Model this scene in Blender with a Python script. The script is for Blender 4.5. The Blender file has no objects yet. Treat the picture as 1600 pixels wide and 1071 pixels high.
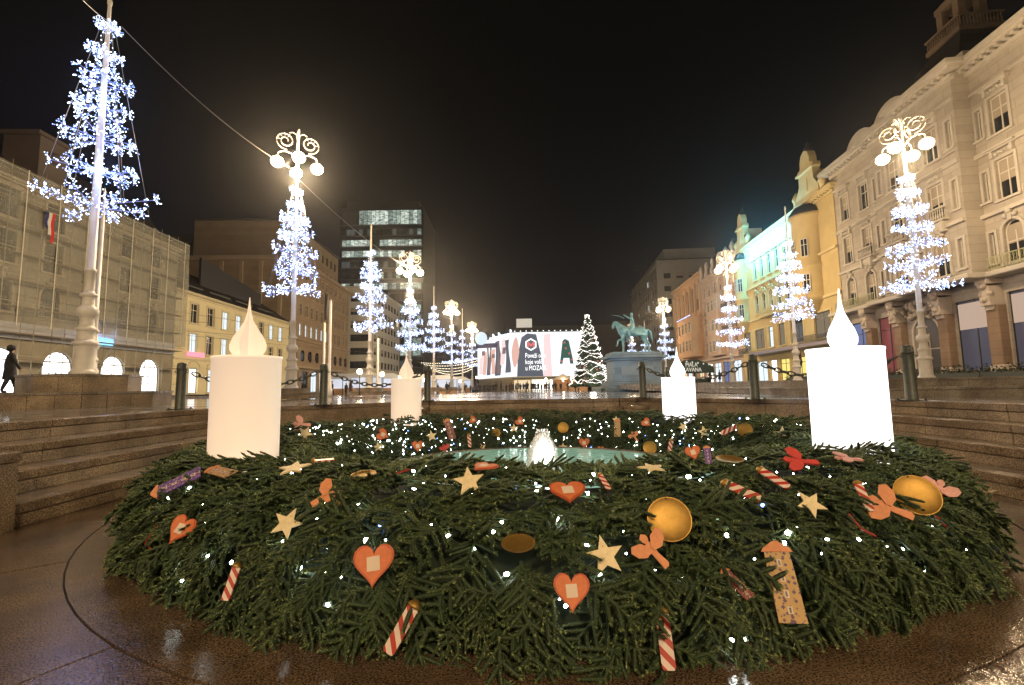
import bpy, bmesh, math, random
import numpy as np
from math import sin, cos, pi, radians, sqrt, atan2
from mathutils import Vector, Matrix, Euler
random.seed(7)
rng = np.random.default_rng(7)
SC = bpy.context.scene

# ------------------------------------------------------------------ camera
CAM_H = 1.65
FPX, H0, SL = 725.0, 605.0, -.0165          # focal length, horizon and its slope in a 1600 px wide frame
PITCH = math.atan((H0 - 535.5) / FPX); ROLL = math.atan(-SL)
cam_d = bpy.data.cameras.new('camera'); cam = bpy.data.objects.new('camera', cam_d)
SC.collection.objects.link(cam); SC.camera = cam
cam_d.sensor_width = 36; cam_d.lens = 36 * FPX / 1600
cam_d.clip_start = .05; cam_d.clip_end = 2000
cam.matrix_world = (Matrix.Translation((0, 0, CAM_H)) @ Matrix.Rotation(pi / 2 + PITCH, 4, 'X')
                    @ Matrix.Rotation(-ROLL, 4, 'Z'))

# ------------------------------------------------------------------ world: overcast city sky at night
W = bpy.data.worlds.new('World'); SC.world = W; W.use_nodes = True
wn = W.node_tree; wn.nodes.clear()
wo = wn.nodes.new('ShaderNodeOutputWorld'); wb = wn.nodes.new('ShaderNodeBackground')
tc = wn.nodes.new('ShaderNodeTexCoord'); sp = wn.nodes.new('ShaderNodeSeparateXYZ')
cr = wn.nodes.new('ShaderNodeValToRGB')
wn.links.new(tc.outputs['Generated'], sp.inputs[0]); wn.links.new(sp.outputs['Z'], cr.inputs[0])
wn.links.new(cr.outputs[0], wb.inputs[0]); wn.links.new(wb.outputs[0], wo.inputs[0])
cr.color_ramp.elements[0].position = 0; cr.color_ramp.elements[0].color = (.008, .0076, .0105, 1)
cr.color_ramp.elements[1].position = .55; cr.color_ramp.elements[1].color = (.0022, .002, .0018, 1)
e = cr.color_ramp.elements.new(.16); e.color = (.0052, .0048, .0056, 1)
wb.inputs[1].default_value = 1.0

# ------------------------------------------------------------------ render settings
SC.view_settings.view_transform = 'Standard'; SC.view_settings.look = 'None'
SC.view_settings.exposure = .25; SC.view_settings.gamma = 1
SC.render.engine = 'CYCLES'
SC.cycles.use_denoising = True
SC.cycles.max_bounces = 5; SC.cycles.diffuse_bounces = 2; SC.cycles.glossy_bounces = 3
SC.cycles.transparent_max_bounces = 12; SC.cycles.volume_bounces = 0
SC.cycles.sample_clamp_indirect = 4
SC.cycles.use_light_tree = True
LAMP_W = 5200                                # watts of one street lamp crown
LAMP_C = (1.0, .73, .43)
ICE = (.40, .55, 1.0)

# ------------------------------------------------------------------ pixel helpers (a ray through the photo's pixel)
def ray(px, py):
    x = (px - 800) / FPX; y = -(py - 535.5) / FPX
    c, s = cos(-ROLL), sin(-ROLL); x, y = c * x - s * y, s * x + c * y
    cp, s2 = cos(PITCH), sin(PITCH)
    return Vector((x, cp - s2 * y, s2 + cp * y))
O = Vector((0, 0, CAM_H))
def at(px, py, Y):
    r = ray(px, py); return O + r * (Y / r.y)
def onz(px, py, z):
    r = ray(px, py); return O + r * ((z - CAM_H) / r.z)

# ------------------------------------------------------------------ materials
MATS = {}
def mat(name, col, rough=.6, metal=0., var=0., vscale=3., bump=0., bscale=30., emit=None, estr=0., spec=.5, col2=None,
        coords='Object', sample=True):
    if name in MATS: return MATS[name]
    m = bpy.data.materials.new(name); m.use_nodes = True; nt = m.node_tree
    b = nt.nodes['Principled BSDF']
    b.inputs['Base Color'].default_value = (*col, 1); b.inputs['Roughness'].default_value = rough
    b.inputs['Metallic'].default_value = metal; b.inputs['Specular IOR Level'].default_value = spec
    if emit:
        b.inputs['Emission Color'].default_value = (*emit, 1); b.inputs['Emission Strength'].default_value = estr
        if not sample: m.cycles.emission_sampling = 'NONE'
    if var or bump or col2:
        t = nt.nodes.new('ShaderNodeTexCoord')
        src = t.outputs[coords] if coords != 'Position' else nt.nodes.new('ShaderNodeNewGeometry').outputs['Position']
    if var or col2:
        n = nt.nodes.new('ShaderNodeTexNoise'); n.inputs['Scale'].default_value = vscale; n.inputs['Detail'].default_value = 6
        n.inputs['Roughness'].default_value = .65
        nt.links.new(src, n.inputs[0])
        r = nt.nodes.new('ShaderNodeValToRGB')
        c2 = col2 if col2 else tuple(min(1, c * (1 + var)) for c in col)
        c1 = col if col2 else tuple(c * (1 - var) for c in col)
        r.color_ramp.elements[0].position = .35; r.color_ramp.elements[0].color = (*c1, 1)
        r.color_ramp.elements[1].position = .65; r.color_ramp.elements[1].color = (*c2, 1)
        nt.links.new(n.outputs['Fac'], r.inputs[0]); nt.links.new(r.outputs[0], b.inputs['Base Color'])
    if bump:
        n2 = nt.nodes.new('ShaderNodeTexNoise'); n2.inputs['Scale'].default_value = bscale; n2.inputs['Detail'].default_value = 4
        nt.links.new(src, n2.inputs[0])
        bp = nt.nodes.new('ShaderNodeBump'); bp.inputs['Strength'].default_value = bump; bp.inputs['Distance'].default_value = .02
        nt.links.new(n2.outputs['Fac'], bp.inputs['Height']); nt.links.new(bp.outputs[0], b.inputs['Normal'])
    MATS[name] = m
    return m
def emat(name, col, s, sample=False):
    return mat(name, (0, 0, 0), 1, emit=col, estr=s, sample=sample, spec=0)
def granite(name, c1, c2, rough, wet_rough, wetscale=.5, bump=.4, speck=170):
    m = mat(name, c1, rough); nt = m.node_tree; b = nt.nodes['Principled BSDF']
    g = nt.nodes.new('ShaderNodeNewGeometry').outputs['Position']
    n1 = nt.nodes.new('ShaderNodeTexNoise'); n1.inputs['Scale'].default_value = speck; n1.inputs['Detail'].default_value = 2
    n2 = nt.nodes.new('ShaderNodeTexNoise'); n2.inputs['Scale'].default_value = 1.7; n2.inputs['Detail'].default_value = 7
    n3 = nt.nodes.new('ShaderNodeTexNoise'); n3.inputs['Scale'].default_value = wetscale; n3.inputs['Detail'].default_value = 5
    for n in (n1, n2, n3): nt.links.new(g, n.inputs[0])
    r1 = nt.nodes.new('ShaderNodeValToRGB'); r1.color_ramp.elements[0].position = .38; r1.color_ramp.elements[1].position = .66
    r1.color_ramp.elements[0].color = (*[c * .45 for c in c1], 1); r1.color_ramp.elements[1].color = (*c2, 1)
    nt.links.new(n1.outputs['Fac'], r1.inputs[0])
    mx = nt.nodes.new('ShaderNodeMix'); mx.data_type = 'RGBA'; mx.blend_type = 'MULTIPLY'; mx.inputs[0].default_value = 1
    r2 = nt.nodes.new('ShaderNodeValToRGB'); r2.color_ramp.elements[0].position = .3; r2.color_ramp.elements[1].position = .7
    r2.color_ramp.elements[0].color = (.5, .45, .42, 1); r2.color_ramp.elements[1].color = (1.1, 1.05, 1, 1)
    nt.links.new(n2.outputs['Fac'], r2.inputs[0])
    nt.links.new(r1.outputs[0], mx.inputs[6]); nt.links.new(r2.outputs[0], mx.inputs[7]); nt.links.new(mx.outputs[2], b.inputs['Base Color'])
    mr = nt.nodes.new('ShaderNodeMapRange'); mr.inputs['From Min'].default_value = .47; mr.inputs['From Max'].default_value = .64
    mr.inputs['To Min'].default_value = wet_rough; mr.inputs['To Max'].default_value = rough
    nt.links.new(n3.outputs['Fac'], mr.inputs['Value']); nt.links.new(mr.outputs[0], b.inputs['Roughness'])
    bp = nt.nodes.new('ShaderNodeBump'); bp.inputs['Strength'].default_value = bump; bp.inputs['Distance'].default_value = .004
    nt.links.new(n1.outputs['Fac'], bp.inputs['Height']); nt.links.new(bp.outputs[0], b.inputs['Normal'])
    return m
M_PIT = granite('wet_granite_floor', (.10, .068, .042), (.24, .17, .11), .22, .05, .55, .42, 85)
M_STEP = granite('granite_step', (.25, .19, .12), (.52, .42, .29), .5, .3, 1.2, .6, 60)
M_STEP2 = granite('granite_coping', (.20, .15, .10), (.42, .33, .23), .35, .18, 1.2, .5, 60)
M_GREY = granite('granite_grey', (.22, .20, .17), (.40, .37, .33), .45, .25, 1.2, .4, 60)
M_JOINT = mat('dark_joint', (.012, .010, .009), .8)
# wet plaza paving: slabs by procedural brick joints
M_PLAZA = mat('wet_plaza_paving', (.15, .135, .12), .2)
def _plaza():
    nt = M_PLAZA.node_tree; b = nt.nodes['Principled BSDF']
    g = nt.nodes.new('ShaderNodeNewGeometry').outputs['Position']
    br = nt.nodes.new('ShaderNodeTexBrick'); br.inputs['Scale'].default_value = 1; br.inputs['Brick Width'].default_value = 1.2
    br.inputs['Row Height'].default_value = .6; br.inputs['Mortar Size'].default_value = .008
    br.inputs['Color1'].default_value = (.17, .15, .13, 1); br.inputs['Color2'].default_value = (.11, .10, .09, 1)
    br.inputs['Mortar'].default_value = (.03, .03, .03, 1)
    nt.links.new(g, br.inputs[0]); nt.links.new(br.outputs['Color'], b.inputs['Base Color'])
    n3 = nt.nodes.new('ShaderNodeTexNoise'); n3.inputs['Scale'].default_value = .35; n3.inputs['Detail'].default_value = 5
    nt.links.new(g, n3.inputs[0])
    mr = nt.nodes.new('ShaderNodeMapRange'); mr.inputs['From Min'].default_value = .4; mr.inputs['From Max'].default_value = .6
    mr.inputs['To Min'].default_value = .07; mr.inputs['To Max'].default_value = .2
    nt.links.new(n3.outputs['Fac'], mr.inputs['Value']); nt.links.new(mr.outputs[0], b.inputs['Roughness'])
    n1 = nt.nodes.new('ShaderNodeTexNoise'); n1.inputs['Scale'].default_value = 25
    nt.links.new(g, n1.inputs[0])
    bp = nt.nodes.new('ShaderNodeBump'); bp.inputs['Strength'].default_value = .1; bp.inputs['Distance'].default_value = .003
    nt.links.new(n1.outputs['Fac'], bp.inputs['Height']); nt.links.new(bp.outputs[0], b.inputs['Normal'])
_plaza()
M_GLASS = mat('dark_window_glass', (.02, .022, .025), .08)
M_BLIND = mat('pale_window_blind', (.36, .30, .22), .7)
M_WARM = emat('lit_window_warm', (1, .78, .48), .85)
M_COOL = emat('lit_window_cool', (.80, .93, 1), 1.0)
M_DIM = emat('dim_window', (.9, .7, .45), .22)
M_SHOP = emat('bright_shop_window', (1, .93, .84), 2.2)
M_FRAMEW = mat('window_frame_white', (.62, .56, .46), .5)
M_FRAMED = mat('window_frame_dark', (.03, .025, .022), .4)
M_METAL = mat('dark_green_iron', (.06, .068, .058), .42, .3, var=.25, vscale=12)
M_WHITEP = mat('white_painted_iron', (.66, .62, .56), .4, var=.08, vscale=2)
M_WIRE = mat('steel_wire', (.35, .33, .30), .4, .8)
M_LED = emat('led_ice', (.74, .85, 1.0), 6.5)
M_LEDB = emat('led_blue', (.30, .44, 1.0), 3.2)
M_ROD = mat('frosted_rod', (.35, .42, .7), .4, emit=(.15, .22, .9), estr=.35, sample=False)

# ------------------------------------------------------------------ object helpers
COL = SC.collection
def link(o, parent=None):
    COL.objects.link(o)
    if parent is not None: o.parent = parent
    return o
def tag(o, label=None, cat=None, group=None, kind=None):
    if label: o['label'] = label
    if cat: o['category'] = cat
    if group: o['group'] = group
    if kind: o['kind'] = kind
    return o
def empty(name, loc=(0, 0, 0), rz=0, label=None, cat=None, group=None, kind=None):
    o = bpy.data.objects.new(name, None); o.location = loc; o.rotation_euler = (0, 0, rz); o.empty_display_size = .2
    link(o); return tag(o, label, cat, group, kind)
class MB:
    """collects simple shapes with material indices and builds one mesh"""
    def __init__(s): s.v = []; s.f = []; s.m = []; s.sm = []
    def add(s, vs, fs, mi=0, smooth=False):
        b = len(s.v); s.v += [tuple(v) for v in vs]
        for f in fs: s.f.append([i + b for i in f]); s.m.append(mi); s.sm.append(smooth)
        return s
    def box(s, x0, x1, y0, y1, z0, z1, mi=0, M=None):
        vs = [Vector(p) for p in ((x0,y0,z0),(x1,y0,z0),(x1,y1,z0),(x0,y1,z0),(x0,y0,z1),(x1,y0,z1),(x1,y1,z1),(x0,y1,z1))]
        if M is not None: vs = [M @ v for v in vs]
        return s.add(vs, [(0,3,2,1),(4,5,6,7),(0,1,5,4),(1,2,6,5),(2,3,7,6),(3,0,4,7)], mi)
    def tube(s, p, q, r, n=6, mi=0, r2=None, caps=True):
        p = Vector(p); q = Vector(q); d = q - p
        if d.length < 1e-6: return s
        d.normalize(); a = d.orthogonal().normalized(); b = d.cross(a); r2 = r if r2 is None else r2
        vs = [p + (a * cos(2*pi*i/n) + b * sin(2*pi*i/n)) * r for i in range(n)] + [q + (a * cos(2*pi*i/n) + b * sin(2*pi*i/n)) * r2 for i in range(n)]
        fs = [(i, (i+1) % n, n + (i+1) % n, n + i) for i in range(n)]
        if caps: fs += [tuple(range(n-1, -1, -1)), tuple(range(n, 2*n))]
        return s.add(vs, fs, mi, True)
    def path(s, pts, r, n=5, mi=0):
        pts = [Vector(p) for p in pts]; rings = []
        up = Vector((0.03, .05, 1)).normalized()
        vs = []
        for i, p in enumerate(pts):
            d = (pts[min(i+1, len(pts)-1)] - pts[max(i-1, 0)]).normalized()
            a = d.cross(up)
            if a.length < .05: a = d.orthogonal()
            a.normalize(); b = d.cross(a)
            rr = r[i] if isinstance(r, (list, tuple)) else r
            vs += [p + (a * cos(2*pi*k/n) + b * sin(2*pi*k/n)) * rr for k in range(n)]
        fs = []
        for i in range(len(pts)-1):
            for k in range(n):
                fs.append((i*n+k, i*n+(k+1) % n, (i+1)*n+(k+1) % n, (i+1)*n+k))
        return s.add(vs, fs, mi, True)
    def lathe(s, prof, n=16, mi=0, c=(0, 0), smooth=True):
        vs = [(c[0] + r*cos(2*pi*k/n), c[1] + r*sin(2*pi*k/n), z) for r, z in prof for k in range(n)]
        fs = [(i*n+k, i*n+(k+1) % n, (i+1)*n+(k+1) % n, (i+1)*n+k) for i in range(len(prof)-1) for k in range(n)]
        fs.append(tuple(range(n-1, -1, -1))); fs.append(tuple((len(prof)-1)*n + k for k in range(n)))
        return s.add(vs, fs, mi, smooth)
    def prism(s, poly, z0, z1, mi=0, M=None, mtop=None):
        n = len(poly); vs = [Vector((x, y, z0)) for x, y in poly] + [Vector((x, y, z1)) for x, y in poly]
        if M is not None: vs = [M @ v for v in vs]
        s.add(vs, [(i, (i+1) % n, n+(i+1) % n, n+i) for i in range(n)] + [tuple(range(n-1, -1, -1))], mi)
        b = len(s.v) - 2*n
        s.f.append([b+n+i for i in range(n)]); s.m.append(mi if mtop is None else mtop); s.sm.append(False)
        return s
    def octa(s, c, r, mi=0, rz=None):
        x, y, z = c; q = rz or r
        return s.add([(x+r,y,z),(x,y+r,z),(x-r,y,z),(x,y-r,z),(x,y,z+q),(x,y,z-q)],
                     [(0,1,4),(1,2,4),(2,3,4),(3,0,4),(1,0,5),(2,1,5),(3,2,5),(0,3,5)], mi, True)
    def ball(s, c, r, nu=12, nv=8, mi=0, sz=1.):
        prof = []
        vs = []
        for j in range(nv+1):
            t = -pi/2 + pi*j/nv
            for i in range(nu): vs.append((c[0]+r*cos(t)*cos(2*pi*i/nu), c[1]+r*cos(t)*sin(2*pi*i/nu), c[2]+r*sz*sin(t)))
        fs = [(j*nu+i, j*nu+(i+1) % nu, (j+1)*nu+(i+1) % nu, (j+1)*nu+i) for j in range(nv) for i in range(nu)]
        return s.add(vs, fs, mi, True)
    def mesh(s, name, mats):
        me = bpy.data.meshes.new(name); me.from_pydata(s.v, [], s.f)
        for m in (mats if isinstance(mats, (list, tuple)) else [mats]): me.materials.append(m)
        me.polygons.foreach_set('material_index', s.m); me.polygons.foreach_set('use_smooth', s.sm)
        me.update(); return me
    def build(s, name, mats, parent=None, loc=None, rot=None, matrix=None):
        return put(s.mesh(name, mats), name, parent, loc, rot, matrix)
def put(me, name, parent=None, loc=None, rot=None, matrix=None, scale=None):
    o = bpy.data.objects.new(name, me); link(o, parent)
    if matrix is not None: o.matrix_local = matrix
    if loc is not None: o.location = loc
    if rot is not None: o.rotation_euler = rot
    if scale is not None: o.scale = (scale,)*3 if not isinstance(scale, (tuple, list)) else scale
    return o
def bevel(o, w=.01, seg=1):
    m = o.modifiers.new('bevel', 'BEVEL'); m.width = w; m.segments = seg; m.limit_method = 'ANGLE'; return o
def light(name, loc, power, col, parent=None, size=.2, typ='POINT', rot=None, spot=None, blend=.5):
    d = bpy.data.lights.new(name, typ); d.energy = power; d.color = col; d.shadow_soft_size = size
    if typ == 'SPOT': d.spot_size = spot; d.spot_blend = blend
    o = bpy.data.objects.new(name, d); link(o, parent); o.location = loc
    if rot is not None: o.rotation_euler = rot
    return o
def text_mesh(body, size, ext=.02, m=None, align='CENTER'):
    c = bpy.data.curves.new('lettering', 'FONT'); c.body = body; c.size = size; c.extrude = ext; c.align_x = align; c.resolution_u = 2
    o = bpy.data.objects.new('lettering_tmp', c); COL.objects.link(o)
    dg = bpy.context.evaluated_depsgraph_get()
    me = bpy.data.meshes.new_from_object(o.evaluated_get(dg)); me.name = 'lettering'
    bpy.data.objects.remove(o); me.materials.clear(); me.materials.append(m); return me

def word(body, size, ext, m, parent, loc, rot, sx=1., align='LEFT'):
    """lettering with every letter a part of its own"""
    def wmax(s):
        me = text_mesh(s, size, 0, m, 'LEFT'); v = max((p.co.x for p in me.vertices), default=0); bpy.data.meshes.remove(me); return v
    bar = wmax('|'); xs = [wmax(body[:i] + '|') - bar for i in range(len(body))]; tot = wmax(body); R = Euler(rot).to_matrix()
    for ch, x in zip(body, xs):
        if ch == ' ': continue
        off = R @ Vector(((x - (tot/2 if align == 'CENTER' else 0))*sx, 0, 0))
        put(text_mesh(ch, size, ext, m, 'LEFT'), 'letter', parent, Vector(loc) + off, rot, scale=(sx, 1, 1))
# ================================================================== PIT, STEPS, PLAZA
CX, CY = .4, 8.5                              # centre of the fountain
PZ = 1.2                                      # plaza level; the sunken floor is z = 0
A0, S1 = 6.6, 3.1                             # distance of the innermost riser, half width of a flight
LIPS = {'left': (6.6, 7.25, 7.9, 8.7), 'right': (6.5, 7.1, 7.7, 8.4), 'back': (6.3, 6.9, 7.45, 8.0), 'front': (7.1, 7.7, 8.3, 8.9)}
BZ = (.3, .6, .9, 1.2)
def gz(Y): return PZ - .007*max(0, min(Y, 140) - 18)   # the square falls gently away from the fountain
# outline of the opening in the plaza (octagon with unequal sides)
oct_top = [(CX-8.7, CY+3.7), (CX-3.6, CY+8.0), (CX+4.0, CY+8.0), (CX+8.4, CY+2.4), (CX+8.4, CY-4.6), (CX+4.6, CY-8.9), (CX-4.8, CY-8.9), (CX-8.7, CY-2.2)]
# plaza: a sheet with the opening left out
mb = MB(); B = 260
ring_o = [(-B, CY+3.7), (-B, 18), (B, 18), (B, CY+2.4), (B, CY-4.6), (B, -B), (-B, -B), (-B, CY-2.2)]
n = 8
mb.add([(x, y, PZ) for x, y in oct_top] + [(x, y, PZ) for x, y in ring_o], [(i, 8+i, 8+(i+1) % 8, (i+1) % 8) for i in range(8)], 0)
mb.add([(-B, 18, PZ), (B, 18, PZ), (B, 140, gz(140)), (-B, 140, gz(140)), (B, 600, gz(140)), (-B, 600, gz(140))], [(0, 1, 2, 3), (3, 2, 4, 5)], 0)
pl = mb.build('plaza_ground', M_PLAZA); tag(pl, kind='structure')
bm = bmesh.new(); bm.from_mesh(pl.data); bmesh.ops.recalc_face_normals(bm, faces=bm.faces)
for f in bm.faces:
    if f.normal.z < 0: f.normal_flip()
bm.to_mesh(pl.data); bm.free()
# sunken floor: dark bed, ring slabs and outer slabs
floor = empty('pit_floor', (CX, CY, 0), kind='structure')
MB().box(-9.5, 9.5, -9.5, 9.5, -.2, -.012).build('joint_bed', M_JOINT, floor)
def wedge(r0, r1, a0, a1, nseg=5, gap=.006):
    pts = []
    g0 = gap / max(r0, .5); g1 = gap / r1
    for i in range(nseg+1): a = a0 + g0 + (a1-a0-2*g0)*i/nseg; pts.append((r0*cos(a), r0*sin(a)))
    for i in range(nseg, -1, -1): a = a0 + g1 + (a1-a0-2*g1)*i/nseg; pts.append((r1*cos(a), r1*sin(a)))
    return pts
for k in range(16):
    a0 = radians(22.5*k + 4); a1 = a0 + radians(22.5)
    MB().prism(wedge(3.2, 6.09, a0, a1, 6), -.1, random.uniform(-.002, .002)).build('floor_slab', M_PIT, floor)
    pts = wedge(6.105, 9.6, a0 + radians(11), a1 + radians(11), 6)
    MB().prism(pts, -.1, random.uniform(-.003, .003)).build('outer_slab', M_PIT, floor)

# flights of steps: each step is slabs over riser blocks, each a part
def flight(side, name_label):
    root = empty('granite_steps', (CX, CY, 0), {'back': 0, 'left': pi/2, 'front': pi, 'right': -pi/2}[side], kind='structure')
    L = LIPS[side]; half = {'back': 3.35, 'left': 3.95, 'right': 3.6, 'front': 4.7}[side]
    x0, x1 = -half, half
    if side == 'left': x0, x1 = -2.6, 3.7        # local x of the left flight points to +Y of the world
    if side == 'right': x0, x1 = -2.4, 4.6
    for k in range(4):
        y0 = L[k]; y1 = (L[k+1] if k < 3 else y0 + .45) + .05
        top = BZ[k]; seg = 1.62; x = x0 - (.7 if k % 2 else 0); first = True
        while x < x1:
            xa = max(x, x0); xb = min(x + seg, x1); x += seg
            if xb - xa < .05: continue
            g = .005
            j = random.uniform(-.003, .003)
            o = MB().box(xa+g, xb-g, y0 - .012 + j, y1 + .0, top-.125, top + (0.002 if k == 3 else 0) + j*.3).build('step_slab', M_STEP2, root)
            bevel(o, .008)
            o = MB().box(xa+g, xb-g, y0 + .012 + j, y0 + .2, top-.3, top-.137).build('riser_block', M_STEP, root)
            bevel(o, .006)
    MB().box(x0, x1, L[0]+.18, L[3]+.3, -.05, .16).box(x0, x1, L[1]+.1, L[3]+.3, .15, .46).box(x0, x1, L[2]+.1, L[3]+.3, .45, .76)\
        .box(x0, x1, L[3]+.1, L[3]+.3, .75, 1.06).build('step_core', M_JOINT, root)
    return root
for s in ('back', 'left', 'right', 'front'): flight(s, '')
# solid walls on the diagonals, each with facing slabs and a coping
def diag_wall(p, q, seg=1.55, cop=.34):
    p = Vector((*p, 0)); q = Vector((*q, 0)); d = q - p; Ln = d.length
    root = empty('retaining_wall', p, atan2(d.y, d.x), kind='structure')
    nn = max(1, round(Ln/seg)); w = Ln/nn
    for i in range(nn):
        j = random.uniform(-.003, .003)
        bevel(MB().box(i*w+.004, (i+1)*w-.004, j, .2, -.02, 1.068).build('wall_slab', M_STEP, root), .005)
        bevel(MB().box(i*w+.004, (i+1)*w-.004, -.025+j, cop, 1.078, 1.203).build('coping_slab', M_STEP2, root), .008)
    MB().box(0, Ln, .19, .3, 0, 1.07).build('wall_core', M_JOINT, root)
    return root
# order of the points keeps the face (local -y) towards the pit
P = oct_top
bL = (CX-3.35, CY+8.0); bR = (CX+3.35, CY+8.0); lT = (CX-8.7, CY+3.7); rT = (CX+8.4, CY+2.4)
for a, b in (((CX-3.35, CY+7.9), (CX-3.36, CY+6.2)),):
    pass
diag_wall((CX-8.74, CY+3.66), (CX-3.62, CY+7.98))
diag_wall((CX-3.62, CY+7.98), (CX-3.36, CY+7.98), seg=.7, cop=.25)
diag_wall((CX+3.36, CY+7.98), (CX+3.98, CY+7.98), seg=.7, cop=.25)
diag_wall((CX+3.98, CY+7.98), (CX+8.44, CY+2.36))
# cheeks closing the ends of the flights
def cheek(x, y0, y1, xx=None):
    pass
ck = empty('cheek_walls', (0, 0, 0), kind='structure')
def ck_box(x0, x1, y0, y1, z1):
    bevel(MB().box(x0, x1, y0, y1, -.02, z1-.13).build('wall_slab', M_STEP, ck), .006)
    bevel(MB().box(x0-.02, x1+.02, y0-.02, y1+.02, z1-.12, z1).build('coping_slab', M_STEP2, ck), .008)
ck_box(CX-3.9, CX-3.37, CY+6.22, CY+7.9, 1.0); ck_box(CX+3.37, CX+3.9, CY+6.22, CY+7.9, 1.0)
ck_box(CX-8.3, CX-6.55, CY-3.2, CY-2.62, .95)
ck_box(CX+6.45, CX+8.3, CY-5.3, CY-4.62, .95)
diag_wall((CX-6.6, CY-3.2), (CX-8.5, CY-3.0))
# terraces at the sides of the square
def terrace(name, rects, mt, step_z, base=PZ):
    root = empty(name, (0, 0, 0), kind='structure')
    return root
tr = empty('right_terrace', (9.9, 12.6, PZ), kind='structure')
# two long steps; the front line is cut into blocks
def long_step(root, pts, z0, z1, depth, seg, m, mc):
    for a, b in zip(pts[:-1], pts[1:]):
        a = Vector((*a, 0)); b = Vector((*b, 0)); d = b - a; Ln = d.length; d.normalize(); nrm = Vector((-d.y, d.x, 0))
        nn = max(1, round(Ln/seg)); w = Ln/nn; M = Matrix.Translation(a) @ Matrix.Rotation(atan2(d.y, d.x), 4, 'Z')
        for i in range(nn):
            j = random.uniform(-.003, .003)
            MB().box(i*w+.004, (i+1)*w-.004, j, .3, z0, z1-.075, 0, M).build('step_block', m, root)
            MB().box(i*w+.004, (i+1)*w-.004, -.02+j, depth, z1-.065, z1, 0, M).build('step_slab', mc, root)
tr.location = (0, 0, 0)
front1 = [(10.6, 42), (9.7, 17.5), (10.1, 12.6), (22, 12.6)]
front2 = [(11.1, 42), (10.15, 17.5), (10.5, 13.1), (22, 13.1)]
long_step(tr, front1, PZ, PZ+.26, .6, 2.2, M_GREY, M_GREY)
long_step(tr, front2, PZ+.26, PZ+.52, .5, 2.2, M_GREY, M_GREY)
MB().prism([(10.5, 17.5), (10.8, 13.4), (60, 13.4), (60, 175), (29, 175), (14.5, 70), (11.5, 42)], PZ-.05, PZ+.514).build('terrace_floor', M_PLAZA, tr)
long_step(tr, [(14.2, 70), (11.1, 42)], PZ, PZ+.52, .5, 4, M_GREY, M_GREY)
ts = empty('left_pavement', (0, 0, 0), kind='structure')
_pp = [(-21, 18), (-60, 18), (-62, 120), (-37.5, 120), (-33, 60), (-29.5, 30)]
mb = MB(); mb.add([(x, y, gz(y)+.28) for x, y in _pp] + [(x, y, gz(y)-.1) for x, y in _pp], [tuple(range(5, -1, -1))] + [(i, (i+1) % 6, 6+(i+1) % 6, 6+i) for i in range(6)], 0)
mb.build('pavement_slab', M_PLAZA, ts)

# granite plinths under the masts on the left: an octagon of two steps
def plinth(c, r1, r2, h1, h2, label, rot=0., n=8):
    root = empty('mast_plinth', (*c, PZ), rot, label, 'plinth', 'granite plinths under the masts')
    z = 0
    for r, h in ((r1, h1), (r2, h2)):
        for k in range(n):
            a0 = 2*pi*k/n; a1 = 2*pi*(k+1)/n; p = Vector((r*cos(a0), r*sin(a0), 0)); q = Vector((r*cos(a1), r*sin(a1), 0))
            nb = 3 if r > 2 else (2 if r > 1.2 else 1)
            for b_ in range(nb):
                pa = p.lerp(q, b_/nb + .004); pb = p.lerp(q, (b_+1)/nb - .004)
                sc = .985
                MB().prism([(pa.x*sc, pa.y*sc), (pb.x*sc, pb.y*sc), (pb.x*.7, pb.y*.7), (pa.x*.7, pa.y*.7)], z, z+h-.09).build('facing_block', M_STEP, root)
            MB().prism([(p.x, p.y), (q.x*.999, q.y*.999), (q.x*.45, q.y*.45), (p.x*.45, p.y*.45)], z+h-.082, z+h).build('coping_slab', M_GREY, root)
        MB().lathe([(r*.9, z), (r*.9, z+h-.085)], 8).build('plinth_core', M_JOINT, root)
        z += h
    MB().lathe([(r2*.5, 0), (r2*.5, z-.002)], 8).build('plinth_top', M_GREY, root)
    return root

# ------------------------------------------------------------------ bollards and chains
def make_bollard():
    root = empty('bollard')
    MB().lathe([(.125, .0), (.125, .02), (.12, .03), (.112, 1.02), (.112, 1.05), (.122, 1.06), (.122, 1.10), (.112, 1.11), (.112, 1.19), (.09, 1.23), (.05, 1.245), (.0, 1.25)], 20).build('post', M_METAL, root)
    bevel(MB().box(-.21, .21, -.21, .21, .0, .018).build('base_plate', M_METAL, root), .004)
    bm_ = MB().lathe([(.025, 0), (.025, .03), (.0, .032)], 8).mesh('bolt', M_METAL)
    for sx in (-1, 1):
        for sy in (-1, 1): put(bm_, 'bolt', root, (sx*.17, sy*.17, .018))
    ear = MB(); ear.path([(.11, 0, 0), (.15, 0, .03), (.19, 0, 0), (.15, 0, -.03), (.11, 0, 0)], .012, 6)
    em = ear.mesh('ring', M_METAL)
    for a in (0, pi): put(em, 'chain_ring', root, (0, 0, 1.0), (0, 0, a))
    return root
def copy_tree(o, parent=None):
    c = o.copy(); COL.objects.link(c); c.parent = parent
    for ch in list(o.children): copy_tree(ch, c)
    return c
BOL = []
bspec = [((281, 640), 'leftmost dark iron bollard, at the top of the left steps beside the big peach candle'),
         ((505, 633), 'dark green iron bollard between the two left candles on the plaza edge'),
         ((668, 627), 'dark green iron bollard just right of the small peach candle'),
         ((1005, 622), 'iron bollard with golden lit side in front of the horse statue pedestal'),
         ((1180, 624), 'dark iron bollard on the wall edge between the two white glowing candles'),
         ((1425, 626), 'rightmost iron bollard at the corner of the right steps beside the big white candle')]
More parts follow.
